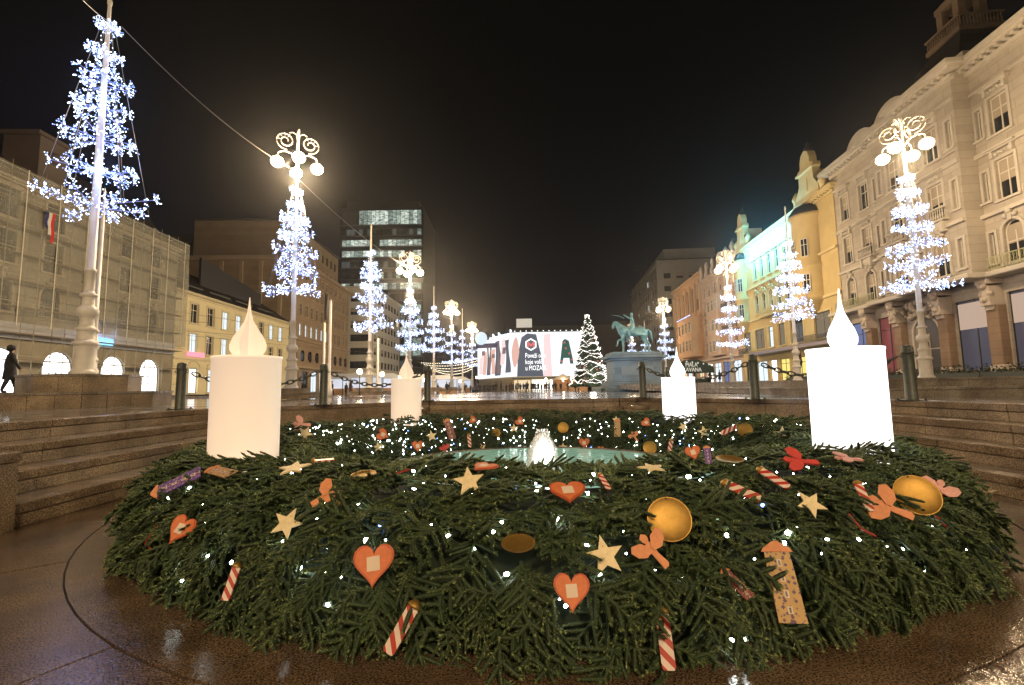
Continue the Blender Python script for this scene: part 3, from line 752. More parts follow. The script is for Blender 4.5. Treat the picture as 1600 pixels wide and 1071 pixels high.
# hanging curtain of light strings below the eaves
M_CY = emat('led_cyan', (.30, .82, 1.0), 4)
lc = empty('light_curtain', (XR(62.5)-.75, 62.5, 22.2), B2.root.rotation_euler.z, 'cyan white curtain of hanging light strings below the eaves of the ochre house', 'light curtain')
for i in range(46):
    x = -7.2 + i*.32; ln = 1.6 + 1.6*abs(sin(i*1.3)) + random.random()*.8; b = MB()
    b.tube((x, 0, 0), (x, 0, -ln), .012, 3); z = -.1
    while z > -ln: b.octa((x+random.uniform(-.05, .05), random.uniform(-.05, .05), z), .05, 1); z -= .2
    tag(b.build('light_string', [M_WIRE, M_CY], lc), kind='stuff')
MB().tube((-7.4, 0, 0), (7.5, 0, 0), .03, 5).build('carrier_cable', M_WIRE, lc)
for x in (-5.5, -2, 1.5, 5): light('curtain_glow', (x, -1.2, -1.6), 1500, (.15, .70, 1), lc, .5)

# ---------- right side, third and fourth
B3 = Building('pink_house', (XR(94), 94), (XR(74.5), 74.5), 1.7, 'pinkish stucco house with balconies and roof sculptures between the ochre and the orange house', W_PINK, stucco('pink_trim', (.56, .44, .35), .08))
ops = []
for r_, v in enumerate((5.6, 9.4, 13.2, 16.8)):
    for i in range(6): ops.append(dict(u=1.8+i*3.1, v=v, w=1.3, h=2.3, style='pedi' if r_ == 1 else 'plain', arch=(r_ == 2), **pick_pane(.12, .3)))
for i in range(4): ops.append(dict(u=2.6+i*4.7, v=.2, w=3.7, h=3.6, style='', fs='shop', frame=M_FRAMED, pane=[M_SHOP, M_COOL, M_SHB, M_COOL][i], nm='shop_window'))
B3.face(B3.M(), B3.L, 20.5, ops); B3.cornice(B3.M(), 0, B3.L, 19.7, .7, .8, .6); B3.box('string_course', B3.M(), 0, B3.L, -.5, 0, 4.4, 4.7)
B3.box('rear_body', B3.M(), .02, B3.L-.02, .4, 14, 0, 20.4, W_PINK); roof_prism(B3, .1, B3.L-.1, .5, 14, 20.5, 24.5, 4)
b = MB()
for x in (1.2, 4.5, 8, 11.5, 15, 18): b.lathe([(.5, 20.5), (.55, 21.4), (.3, 22.2), (.45, 22.9), (.3, 23.4), (.05, 23.8)], 7, 0, (x, -.1))
b.build('roof_sculptures', B3.trim, B3.root)
for v in (9.1, 12.9): balustrade(B3, B3.M(), 13.5, 18.8, v, M_FRAMED); B3.box('balcony_slab', B3.M(), 13.4, 18.9, -1.05, 0, v-.25, v)
B3.box('bay', B3.M(), 6.0, 12.4, -1.0, 0, 5.0, 16.2, W_PINK)
for v in (5.8, 9.6, 13.3):
    for i in range(3):
        f = put(win_frame(1.1, 2.1, False, 'std', M_FRAMEW), 'window', B3.root, (7.2+i*2, -1.24, v)); put(win_pane(1.1, 2.1, False, rnd.choice([M_GLASS, M_GLASS, M_DIM])), 'pane', f)
B4 = Building('orange_house', (XR(116), 116), (XR(94.1), 94.1), 1.7, 'orange rendered house with tall loggia pillars and a small blue light string', W_ORA, stucco('orange_trim', (.58, .38, .22), .06))
ops = []
for v in (7.2, 11.2):
    for i in range(6): ops.append(dict(u=2.2+i*3.5, v=v, w=1.4, h=2.4, style='plain', **pick_pane(.15, .3)))
for i in range(6): ops.append(dict(u=2.2+i*3.5, v=15.4, w=2.4, h=5.4, style='', **pick_pane(0, .3)))
for i in range(5): ops.append(dict(u=2.6+i*4.2, v=.2, w=3.3, h=3.6, style='', fs='shop', frame=M_FRAMED, pane=[M_DIM, M_WARM, M_COOL, M_DIM, M_WARM][i], nm='shop_window'))
B4.face(B4.M(), B4.L, 23, ops, .6); B4.cornice(B4.M(), 0, B4.L, 22.2, .6, .8, 0); B4.box('rear_body', B4.M(), .02, B4.L-.02, .7, 14, 0, 22.9, W_ORA)
B4.box('bay', B4.M(), 11, B4.L-.3, -2.2, 0, 5.6, 13.9, W_ORA)
for v in (6.8, 10.6):
    for i in range(4):
        f = put(win_frame(1.2, 2.3, False, 'std', M_FRAMEW), 'window', B4.root, (12.6+i*2.6, -2.44, v)); put(win_pane(1.2, 2.3, False, M_GLASS), 'pane', f)
for i in range(7): B4.box('loggia_pillar', B4.M(.45+i*3.5), -.25, .25, -.35, -.01, 14.2, 21.4)
b = MB(); b.tube((11, -2.3, 14.1), (B4.L, -2.3, 14.3), .02, 4)
for i in range(40): b.octa((11+i*.27, -2.3, 14.1+.06*(i % 2)), .07, 1)
lb_ = b.build('light_string', [M_WIRE, M_LEDB]); lb_.matrix_world = B4.root.matrix_basis.copy(); tag(lb_, 'short blue light string along the bay top of the orange house', 'light string', kind='stuff')
# gap facade between orange house and the tall grey block, then the grey block with the grid sign
B5 = Building('grey_block', (XR(178)-.3, 178), (XR(134), 134), 1.2, 'tall greyish office block at the far right end with a roof sign grid', W_GREYB, stucco('grey_trim', (.42, .39, .34), .06))
ops = []
for r_ in range(8):
    for i in range(12): ops.append(dict(u=2+i*3.6, v=4.8+r_*3.8, w=1.9, h=2.0, style='', frame=M_FRAMED, **pick_pane(.06, .2)))
B5.face(B5.M(), B5.L, 37, ops, .25); B5.box('ledge', B5.M(), -.3, B5.L+.3, -.5, 0, 35.2, 35.5); B5.box('ledge', B5.M(), -.3, B5.L+.3, -.8, 0, 4.0, 4.4)
ops = []
for r_ in range(7):
    for i in range(5): ops.append(dict(u=3+i*3.6, v=8.6+r_*3.8, w=2.0, h=1.6, style='', fs='strip', frame=M_FRAMED, **pick_pane(.03, .2)))
B5.face(B5.M(B5.L, 0, 0, pi/2), 20, 37, ops, .25)
B5.box('roof', B5.M(), 0, B5.L, 0, 20, 36.9, 37.2, M_ROOF); B5.box('penthouse', B5.M(), 12, B5.L-3, 3, 18, 37.2, 41, W_GREYB)
for a_ in range(9):
    B5.box('sign_post', B5.M(), 2+a_*3.2, 2.12+a_*3.2, 1.0, 1.1, 37.2, 46, M_METAL)
for a_ in range(7): B5.box('sign_rail', B5.M(), 2, 27.8, .98, 1.12, 38.4+a_*1.2, 38.48+a_*1.2, M_METAL)

# ---------- left side, nearest: building wrapped in scaffold netting
L1 = Building('netted_building', (XL(12), 12), (XL(51.3), 51.3), 1.45, 'long palace on the left wrapped in scaffolding and pale netting, lit arched shop windows below', W_NETB, stucco('old_trim', (.42, .35, .24), .1))
ops = []
for r_, v in enumerate((6.4, 10.0, 13.4)):
    for i in range(10): ops.append(dict(u=2.4+i*3.75, v=v, w=1.6, h=2.4, arch=(r_ == 0), style='plain', pane=M_GLASS, frame=M_FRAMED))
M_SHW = emat('overlit_shop_window', (1, .97, .92), 3.2, True)
for yy in (23.6, 28.5, 33.6, 38.1, 43.6, 48.2): ops.append(dict(u=yy-12, v=.35, w=2.7, h=3.35, arch=True, style='', fs='shop', frame=M_FRAMED, pane=M_SHW, nm='shop_window'))
L1.face(L1.M(), L1.L, 16.2, ops, .35); L1.cornice(L1.M(), 0, L1.L, 15.6, .6, .7, 0); L1.box('rear_body', L1.M(), .02, L1.L-.02, .6, 12, 0, 16.1, W_NETB)
roof_prism(L1, .1, L1.L-.1, .5, 12, 16.2, 21, 3.5); L1.box('fascia_board', L1.M(), 0, L1.L, -.3, -.02, 4.4, 5.6, mat('pale_fascia', (.5, .5, .5), .5))
for uc, w in ((5, 3), (24, 2.4)):
    b = MB(); b.box(uc-1.2, uc+1.2, -.3, 2.5, 17, 20.6); b.ball((uc, -.35, 19.2), .5, 12, 6); b.box(uc-1.5, uc+1.5, -.5, 2.5, 20.6, 20.9); b.build('dormer', W_DRK, L1.root)
b = MB(); b.add([(L1.L-.05, .6, 0), (L1.L-.05, 12, 0), (L1.L-.05, 12, 16), (L1.L-.05, .6, 16)], [(0, 1, 2, 3)]); b.build('gable_wall', W_NETB, L1.root)
# the scaffold with its netting is a thing of its own
def netmat():
    m = bpy.data.materials.new('scaffold_netting'); m.use_nodes = True; nt = m.node_tree; nt.nodes.clear()
    o = nt.nodes.new('ShaderNodeOutputMaterial'); mx = nt.nodes.new('ShaderNodeMixShader'); tr_ = nt.nodes.new('ShaderNodeBsdfTransparent')
    df = nt.nodes.new('ShaderNodeBsdfDiffuse'); n = nt.nodes.new('ShaderNodeTexNoise'); g = nt.nodes.new('ShaderNodeTexCoord')
    mp = nt.nodes.new('ShaderNodeMapping'); mp.inputs['Scale'].default_value = (.9, .9, .45)
    nt.links.new(g.outputs['Object'], mp.inputs[0]); nt.links.new(mp.outputs[0], n.inputs[0]); n.inputs['Scale'].default_value = .9; n.inputs['Detail'].default_value = 8; n.inputs['Roughness'].default_value = .65
    mr = nt.nodes.new('ShaderNodeMapRange'); mr.inputs['From Min'].default_value = .3; mr.inputs['From Max'].default_value = .7; mr.inputs['To Min'].default_value = .26; mr.inputs['To Max'].default_value = .50
    nt.links.new(n.outputs['Fac'], mr.inputs['Value']); df.inputs[0].default_value = (.42, .41, .34, 1)
    nt.links.new(mr.outputs[0], mx.inputs[0]); nt.links.new(tr_.outputs[0], mx.inputs[1]); nt.links.new(df.outputs[0], mx.inputs[2]); nt.links.new(mx.outputs[0], o.inputs[0]); return m
M_NET = netmat()
M_SEAM = mat('pale_seam', (.62, .58, .46), .8)
M_TUBE = mat('galvanised_tube', (.42, .38, .28), .5, .3)
sc = empty('scaffold', L1.P0, L1.root.rotation_euler.z, 'tube scaffold hung with translucent beige netting in front of the left palace', 'scaffolding')
x = 4.; k = 0
while x < 39.2:
    w = 2.6 if k % 3 else 2.2; x1 = min(x+w, 39.3); b = MB(); nx, nz = 6, 12
    V = [(x+.03+(x1-x-.06)*i/nx, -1.45+.05*sin(i*1.3+j*.9+k*2)+.03*random.random(), 5.2+11.6*j/nz) for i in range(nx+1) for j in range(nz+1)]
    b.add(V, [(i*(nz+1)+j, (i+1)*(nz+1)+j, (i+1)*(nz+1)+j+1, i*(nz+1)+j+1) for i in range(nx) for j in range(nz)], 0, True); b.build('netting_panel', M_NET, sc); MB().box(x-.035, x+.035, -1.5, -1.47, 5.2, 16.8).build('net_seam', M_SEAM, sc); x = x1; k += 1
b = MB(); b.add([(39.3, -1.4, 5.2), (39.3, .0, 5.2), (39.3, .0, 16.8), (39.3, -1.4, 16.8)], [(0, 1, 2, 3)]); b.build('netting_panel', M_NET, sc)
for i in range(15):
    for y in (-1.3, -.3): MB().tube((2.5+i*2.5, y, 0), (2.5+i*2.5, y, 17.2), .03, 5).build('standard', M_TUBE, sc)
for j in range(9):
    z = 1.1+j*1.95
    MB().tube((2, -1.3, z), (39.3, -1.3, z), .028, 5).build('ledger', M_TUBE, sc)
    if j and j % 1 == 0: MB().box(2.2, 39.2, -1.2, -.35, z-.3, z-.25).build('deck_board', mat('deck_wood', (.25, .18, .1), .8), sc)
for i in range(0, 14, 2): MB().tube((2.5+i*2.5, -1.36, 1.1), (5+i*2.5, -1.36, 5), .025, 5).build('brace', M_TUBE, sc)
# neon shop sign shining through the netting
q = at(158, 541, XL(0)*-1.17); sgn = tag(MB().box(-1.25, 1.25, -.02, .02, -.3, .3).build('neon_shop_sign', emat('cyan_sign', (.25, .65, 1), 1.8)), 'small blue sign board on the netted palace, behind the pole of the big light tree', 'sign')
sgn.matrix_world = L1.root.matrix_basis @ Matrix.Translation((29.5, -.5, 4.9)); light('sign_glow', (0, -.9, .6), 60, (.3, .45, 1), sgn, .3)
# striped flag hung on the netting
fl = empty('hanging_flag', (0, 0, 0), 0, 'narrow red white and blue flag hanging on the netting at the left edge', 'flag')
fl.matrix_world = L1.root.matrix_basis @ Matrix.Translation((22.3, -1.62, 14.2))
for i, (c, nm) in enumerate((((.02, .03, .12), 'blue_stripe'), ((.6, .55, .5), 'white_stripe'), ((.5, .02, .015), 'red_stripe'))):
    b = MB(); V = [(.26*i+dx, -.05*sin(j*1.1+i)-.02, -j*.33*(1.0 if i == 2 else .75 if i == 1 else .55)) for dx in (0, .26) for j in range(8)]
    b.add(V, [(j, 8+j, 9+j, 1+j) for j in range(7)], 0, True); b.build('flag_stripe', mat('flag_'+nm, c, .8), fl)
MB().tube((-.1, .1, .02), (1.0, -.1, .02), .025, 6).build('flag_pole', M_TUBE, fl)

# ---------- left side, second: low yellow house
L2 = Building('yellow_house', (XL(51.5), 51.5), (XL(80), 80), 1.35, 'low pale yellow house with a dark roof behind the big peach candle', W_LY, T_LY)
ops = []
for r_, v in enumerate((4.9, 8.5)):
    for i in range(8):
        lit = (r_ == 1 and i in (2, 3, 4, 6, 7)) or (r_ == 0 and i in (0, 2))
        ops.append(dict(u=3.3+i*3.15, v=v, w=1.45, h=2.35, style='plain', pane=(M_COOL if lit else M_GLASS)))
for i in range(7): ops.append(dict(u=3.6+i*3.6, v=.2, w=1.7, h=2.9, arch=False, style='plain', fs='shop', frame=M_FRAMED, pane=[M_SHOP, M_COOL, M_SHOP, M_WARM, M_GLASS, M_WARM, M_SHOP][i], nm='shop_window'))
L2.face(L2.M(), L2.L, 11.9, ops); L2.cornice(L2.M(), 0, L2.L, 11.5, .5, .5, 0); L2.box('string_course', L2.M(), 0, L2.L, -.12, 0, 4.1, 4.3); L2.box('string_course', L2.M(), 0, L2.L, -.08, 0, 7.6, 7.75)
L2.box('rear_body', L2.M(), .02, L2.L-.02, .4, 12, 0, 11.8, W_LY)
b = MB(); b.add([(-.2, -.4, 12.0), (L2.L+.2, -.4, 12.0), (L2.L+.2, 6.5, 16.6), (-.2, 6.5, 16.6), (-.2, 13, 12), (L2.L+.2, 13, 12)], [(0, 1, 2, 3), (3, 2, 5, 4), (0, 3, 4), (1, 5, 2)]); b.build('roof', M_ROOF, L2.root)
for i in range(4): L2.box('snow_guard', L2.M(), 1+i*6, 5.6+i*6, .6, .65, 12.9, 13.1, M_METAL)
for i in range(7):
    b = MB(); u = 3.6+i*3.6
    for a0_, a1_ in zip(np.linspace(0, pi, 9)[:-1], np.linspace(0, pi, 9)[1:]): b.tube((u+cos(a0_)*1.15, -.03, 3.1+sin(a0_)*.9), (u+cos(a1_)*1.15, -.03, 3.1+sin(a1_)*.9), .06, 4)
    b.build('blind_arch', T_LY, L2.root)
sg = tag(MB().box(-1.6, 1.6, -.05, .05, -.28, .28).build('pink_shop_sign', emat('pink_neon', (1, .35, .42), 1.1)), 'small pink glowing shop sign on the pale yellow house', 'sign')
sg.matrix_world = L2.root.matrix_basis @ Matrix.Translation((3.6, -.2, 4.75))
bb = empty('dark_roof_board', L2.P0 + Vector((0, 0, 12)), L2.root.rotation_euler.z, 'large unlit dark board standing on the roof of the pale yellow house', 'board')
b = MB(); b.box(9.2, 25, 3.2, 3.5, 0, 6.2); b.v = [(x, y, z - (x-9.2)*.12 if z > 3 else z) for x, y, z in b.v]; b.build('board', mat('dark_board', (.02, .019, .019), .6), bb)
for i in range(4): MB().tube((10+i*4.6, 3.6, -.2), (10+i*4.6, 5.8, 4.2), .07, 5).build('prop', M_METAL, bb)

# ---------- left side, third: brown office palace with setback storeys
L3 = Building('brown_palace', (XL(80.2), 80.2), (XL(112), 112), 1.1, 'big brown rendered palace with octagonal mezzanine windows and stepped back top storeys', W_BRN, T_BRN)
ops = []
for i in range(9): ops.append(dict(u=2.2+i*3.5, v=5.9, w=2.1, h=2.1, style='', fs='std', frame=M_FRAMED, pane=M_GLASS, nm='octagonal_window'))
for r_, v in enumerate((10.6, 14.4, 18.2, 21.4)):
    for i in range(12):
        if r_ == 3 and i % 1: continue
        lit = (r_ == 0 and i in (1, 2, 3, 4, 5, 6))
        ops.append(dict(u=1.7+i*2.62, v=v, w=1.15, h=2.2 if r_ < 3 else 1.5, style='plain', frame=M_FRAMEW, pane=M_COOL if lit else M_GLASS))
for i in range(7): ops.append(dict(u=2.6+i*4.4, v=.2, w=3.0, h=3.9, style='', fs='shop', frame=M_FRAMED, pane=[M_DIM, M_GLASS, M_COOL, M_SHOP, M_DIM, M_WARM, M_COOL][i], nm='shop_window'))
L3.face(L3.M(), L3.L, 24.2, ops, .35, wall=None)
for i in range(9):                               # corner pieces turning the square recesses into octagons
    b = MB(); u = 2.2+i*3.5
    for sx in (-1, 1):
        for sz in (-1, 1):
            cz = 6.95+sz*1.06; cx_ = u+sx*1.06
            b.add([(cx_, -.01, cz), (cx_-sx*.62, -.01, cz), (cx_, -.01, cz-sz*.62)], [(0, 1, 2) if sx*sz < 0 else (0, 2, 1)])
    b.build('corner_fillet', W_BRN, L3.root)
L3.cornice(L3.M(), 0, L3.L, 23.4, 1.1, .8, 0); L3.cornice(L3.M(), 0, L3.L, 9.3, .5, .6, 0); L3.box('ledge', L3.M(), 0, L3.L, -.7, 0, 4.6, 4.9)
L3.box('side_wall', L3.M(), -.02, .3, 0, 22, 0, 24.1, W_BRN)
for i in range(6): L3.box('pilaster', L3.M(), -.25, -.03, 1.5+i*3.4, 2.1+i*3.4, 12, 23.4, T_BRN)
L3.box('side_cornice', L3.M(), -.9, .0, -.3, 22, 23.5, 24.25, T_BRN); L3.box('roof', L3.M(), .3, L3.L, .4, 22, 24.0, 24.2, M_ROOF)
ops = [dict(u=1.5+i*2.6, v=.9, w=1.1, h=1.9, style='', frame=M_FRAMED, pane=M_GLASS) for i in range(10)] + [dict(u=1.5+i*2.6, v=4.6, w=1.1, h=1.9, style='', frame=M_FRAMED, pane=M_GLASS) for i in range(10)]
L3.face(L3.M(4.5, 2.6, 24.2), 27, 8.2, ops, .25); L3.box('setback_side', L3.M(), 4.5, 4.8, 2.62, 20, 24.2, 32.4, W_BRN); L3.box('roof', L3.M(), 4.3, 31.7, 2.2, 20, 32.4, 32.8, M_ROOF)
# dark older block behind the yellow house
D1 = Building('dark_block', (-78, 92), (-45, 92), 1, 'dim brown block with small windows rising behind the pale yellow house', W_DRK, W_DRK)
ops = [dict(u=3+i*4.2, v=18+r_*4.3, w=1.7, h=2.3, style='', frame=M_FRAMED, pane=M_GLASS) for i in range(7) for r_ in range(3)]
D1.face(D1.M(), 33, 31, ops, .3); D1.box('roof', D1.M(), -.5, 33.5, -.6, 14, 31, 32.4, M_ROOF)
M_WIN2 = emat('faint_window', (.8, .65, .45), .12)
# ---------- left side, fourth: white modern block with window bands
L4 = Building('white_block', (-42.5, 115), (-34.6, 115), 1.0, 'white modernist block with dark window bands beyond the brown palace', W_WHI, W_WHI)
ops = []
for r_ in range(6):
    v = 5.9+r_*3.35
    ops.append(dict(u=4.6, v=v, w=4.9, h=1.75, style='', fs='strip', frame=M_FRAMED, **pick_pane(0, .4))); ops.append(dict(u=1.1, v=v, w=.9, h=1.75, style='', frame=M_FRAMED, pane=M_WARM if r_ == 2 else M_GLASS))
L4.face(L4.M(), L4.L, 26.2, ops, .25)
ops = [dict(u=1.9+i*3.25, v=5.9+r_*3.35, w=2.5, h=1.75, style='', fs='strip', frame=M_FRAMED, **pick_pane(.04, .4)) for i in range(8) for r_ in range(6)]
L4.face(L4.M(L4.L, 0, 0, pi/2 + .0), 27, 26.2, ops, .25)
L4.box('roof', L4.M(), -.3, L4.L+.3, -.3, 27.3, 26.2, 26.6, W_WHI); L4.box('canopy', L4.M(), -1, L4.L+2.2, -2.4, 27, 4.3, 4.9, mat('yellow_canopy', (.6, .46, .16), .5))
for x0_, x1_ in ((.4, 7.6),): L4.box('shop_window', L4.M(), x0_, x1_, -.1, -.02, .3, 4.2, M_SHOP)
L4.box('shop_window', L4.M(), L4.L+.02, L4.L+.1, .5, 26, .3, 4.2, M_COOL)

ms = empty('shop_sign', (-29.5, 112, 3.3), 0, 'white lit lettering reading mobile above the shops by the small peach candle', 'sign'); word('mobile', 2.1, .06, M_COOL, ms, (0, 0, 0), (pi/2, 0, 0), 1, 'CENTER')

# ---------- office tower
tw = empty('office_tower', (-61, 162, 1), 0, 'dark high-rise office tower with lit office floors on the left', 'tower')
MB().box(0, 29.8, 0, 26, 0, 66).build('tower_body', mat('dark_curtain_wall', (.012, .016, .018), .35), tw)
MB().box(1.5, 28, 2, 24, 66, 69).build('plant_room', M_ROOF, tw)
def offm(name, c, s):
    m = emat(name, c, s); nt = m.node_tree; b = nt.nodes['Principled BSDF']; g = nt.nodes.new('ShaderNodeNewGeometry'); mp = nt.nodes.new('ShaderNodeMapping'); mp.inputs['Scale'].default_value = (.9, .9, 1.6)
    n = nt.nodes.new('ShaderNodeTexNoise'); n.inputs['Scale'].default_value = 1.1; n.inputs['Detail'].default_value = 5; r = nt.nodes.new('ShaderNodeValToRGB')
    r.color_ramp.elements[0].position = .36; r.color_ramp.elements[0].color = (c[0]*.18, c[1]*.2, c[2]*.18, 1); r.color_ramp.elements[1].position = .62; r.color_ramp.elements[1].color = (*c, 1)
    nt.links.new(g.outputs['Position'], mp.inputs[0]); nt.links.new(mp.outputs[0], n.inputs[0]); nt.links.new(n.outputs['Fac'], r.inputs[0]); nt.links.new(r.outputs[0], b.inputs['Emission Color']); return m
M_OFF = [offm('office_light_a', (.66, .82, .72), .55), offm('office_light_b', (.6, .76, .68), .4), offm('office_light_c', (.85, .95, .85), .8)]
M_OFD = [mat('dark_office_glass', (.01, .014, .016), .1), emat('dim_office', (.35, .45, .42), .12)]
litf = {0: 1, 1: .5, 2: .9, 3: .85, 4: .35, 5: .15, 6: .9, 7: .2, 8: .9, 9: .3, 10: .8, 11: .3, 12: .9}
bm_ = {}
def panem(w, h, m):
    k = (w, h, m.name)
    if k not in bm_: bm_[k] = MB().box(0, w-.12, -.05, .0, 0, h).mesh('window', m)
    return bm_[k]
for fl_ in range(15):
    z = 59.6 - fl_*3.95; hgt = 5.2 if fl_ == 0 else 2.2
    if z < 3: break
    start = rnd.random()
    for i in range(19):
        w = 28.4/19; on = litf.get(fl_, 0) > 0 and (rnd.random() < litf[fl_]) and not (fl_ in (1, 4) and i < 12) and not (fl_ == 0 and i < 4)
        m = rnd.choice(M_OFF) if on else M_OFD[0] if rnd.random() < .8 else M_OFD[1]
        put(panem(w, hgt, m), 'window', tw, (.8+i*w, -.02, z))
    MB().box(.3, 29.5, -.35, -.01, z-.35, z-.1).build('floor_ledge', M_METAL, tw)

# ---------- poster building at the far end
PY = 130.; px2x = lambda p: (p-800)/FPX*PY; py2z = lambda p: CAM_H+(604-p)/FPX*PY
pb = empty('poster_building', (px2x(799), PY, gz(PY)), 0, 'low department store at the far end covered in brightly lit advertising boards', 'building')
z_t, z_b = py2z(519)-gz(PY), py2z(588)-gz(PY); Wf = px2x(926)-px2x(799)
W_CR = stucco('cream_render', (.5, .38, .22), .1)
MB().box(.1, Wf, .4, 40, 0, z_t-.3).build('body', W_CR, pb); MB().box(-.05, Wf+.1, -.2, 41, z_t-.1, z_t+.3).build('roof_edge', M_METAL, pb)
MB().box(.1, Wf, -1.5, .39, z_b-.7, z_b-.3).build('canopy', M_METAL, pb)
Ls = px2x(799)-px2x(746)*1.0; ang = atan2(30, -(px2x(799)-(746-800)/FPX*160))
P_side = Vector(((746-800)/FPX*160 - px2x(799), 30, 0)); Ms = Matrix.Rotation(atan2(P_side.y, P_side.x)+pi, 4, 'Z')
MB().box(-P_side.length, 0, .3, 12, 0, z_t-.3, 0, Ms).build('side_wing', W_CR, pb)
def board(name, parts, root, M, x0, x1, label, base):
    """advertising board: back panel with flat printed shapes a few millimetres proud"""
    r = empty(name, (0, 0, 0), 0, label, 'billboard', 'advertising boards on the far store'); r.matrix_world = root.matrix_basis @ M
    MB().box(x0, x1, -.05, .25, z_b, z_t).build('panel', base, r)
    for i, (pts, m) in enumerate(parts):
        b = MB(); n = len(pts); y = -.06-.012*i
        b.add([(x, y, z) for x, z in pts] + [(x, -.05, z) for x, z in pts], [tuple(range(n))] + [(k, n+k, n+(k+1) % n, (k+1) % n) for k in range(n)]); b.build('print', m, r)
    return r
Hb = z_t-z_b
E_W = emat('board_white', (.90, .94, 1), 1.15); E_K = emat('print_dark', (.10, .11, .14), .9); E_S = emat('print_skin', (.85, .50, .42), .85); E_B = emat('print_brown', (.22, .13, .12), .9)  # floodlight falling on the boards is put into their colours as emission
E_P = emat('print_pink', (.92, .66, .66), 1.0); E_G = emat('print_green', (.03, .10, .07), .9); E_R = emat('print_red', (.55, .12, .12), .9); E_WW = emat('print_white', (1, 1, 1), 1.6)
def lens(cx_, cz, w, h, tilt=0, n=14): return [(cx_+cos(a)*w*.5*(1-.25*abs(sin(a)))+tilt*sin(a)*h*.5, cz+sin(a)*h*.5) for a in np.linspace(0, 2*pi, n, endpoint=False)]
X = lambda p: px2x(p)-px2x(799)
prt = [([(X(807), z_b), (X(848), z_b), (X(845), z_b+Hb*.5), (X(838), z_t-.6), (X(824), z_t-.3), (X(815), z_t-1.4), (X(809), z_b+Hb*.5)], E_K),
       (lens(X(805), z_b+Hb*.55, 2.2, Hb*.7, .05), E_S), ([(X(848), z_b), (X(862), z_b), (X(860), z_t-.4), (X(850), z_t-.8)], E_P),
       ([(X(874), z_b+Hb*.27), (X(878), z_b+Hb*.27), (X(880), z_b+Hb*.4), (X(889), z_b+Hb*.4), (X(890), z_b+Hb*.27), (X(896), z_b+Hb*.27), (X(889), z_t-2.6), (X(883), z_t-2.0), (X(879), z_t-2.6)], E_G)]
bd = board('front_billboard', prt, pb, Matrix.Translation((0, -.3, 0)), .05, Wf-.2, 'front advertising board with a hexagon emblem, white lettering and a green letter A', E_W)
for i, (x, z) in enumerate(((877, .33), (884, .62), (893, .36), (882, .75), (889, .5))): MB().lathe([(.32, -.03), (.3, .0)], 8).build('print_dot', E_R, bd, (X(x), -.14, z_b+Hb*z), (pi/2, 0, 0))
for i, s_ in enumerate(('Poveži one', 'koje voliš', 'u MOZAIK')):
    word(s_, 1.9, .02, E_WW, bd, (X(820), -.16, z_b+Hb*.42-i*1.75), (pi/2, 0, 0), .68)
hx, hz = X(829.5), z_b+Hb*.72                  # the hexagonal M emblem
hexp = lambda r: [(hx+r*sin(a), hz+r*cos(a)) for a in np.linspace(0, 2*pi, 6, endpoint=False)]
def flat(pts, m, y, nm='print'):
    b = MB(); n = len(pts); b.add([(x, y, z) for x, z in pts] + [(x, y+.02, z) for x, z in pts], [tuple(range(n-1, -1, -1))] + [(k, n+k, n+(k+1) % n, (k+1) % n) for k in range(n)]); return b.build(nm, m, bd)
flat(hexp(1.75), E_WW, -.15); flat(hexp(1.35), E_K, -.18)
mw = 1.05
flat([(hx-mw, hz-.7), (hx-mw, hz+.75), (hx-mw+.35, hz+.75), (hx, hz+.05), (hx+mw-.35, hz+.75), (hx+mw, hz+.75), (hx+mw, hz-.7), (hx+mw-.5, hz-.7), (hx+mw-.5, hz+.05), (hx, hz-.75), (hx-mw+.5, hz+.05), (hx-mw+.5, hz-.7)], emat('emblem_red', (.75, .16, .16), 1.0), -.21, 'emblem')
Lp = P_side.length
prt = []
def wavy(f0, f1, ph, z0=0., z1=1.):
    zs = np.linspace(z0, z1, 9); L_ = [(-Lp*(f0 + .02*sin(z*5+ph)), z_b+Hb*z) for z in zs]; R_2 = [(-Lp*(f1 + .025*sin(z*6+ph*1.7)), z_b+Hb*z) for z in zs[::-1]]
    return L_ + R_2
for f0, f1, ph, z0, z1, m in ((.93, .80, 0, .12, .62, E_P), (.80, .70, 1, .1, .7, E_S), (.86, .72, 2, .62, .74, E_B), (.68, .60, 2, .08, .84, E_K), (.60, .55, .5, .1, .8, E_B), (.55, .42, 3, .1, .72, E_S), (.53, .46, 1, .5, .6, E_B),
                              (.42, .28, 1.5, .05, .9, E_K), (.36, .30, 2, .1, .85, E_B), (.26, .16, .3, .3, .9, E_P), (.22, .16, .3, .55, .7, E_B), (.14, .04, 2.2, .1, .86, E_K)):
    prt.append((wavy(f0, f1, ph, z0, z1), m))
board('side_billboard', prt, pb, Ms @ Matrix.Translation((0, -.0, 0)), -Lp, -.1, 'long side advertising board with blurred dark hair and skin shapes on the far store', E_W)
for i in range(12): MB().lathe([(.2, 0), (.12, .2), (.02, .25)], 6).build('board_lamp', E_WW, pb, (1+i*(Wf-2)/13, -1.0, z_t+.2))
for x0_, c_ in ((.6, M_WARM), (5.6, M_SHOP), (10.6, M_SHOP), (15.6, M_WARM), (20.6, M_DIM)): MB().box(x0_, x0_+4.5, -.02, .39, .2, z_b-1.0).build('shop_window', c_, pb)
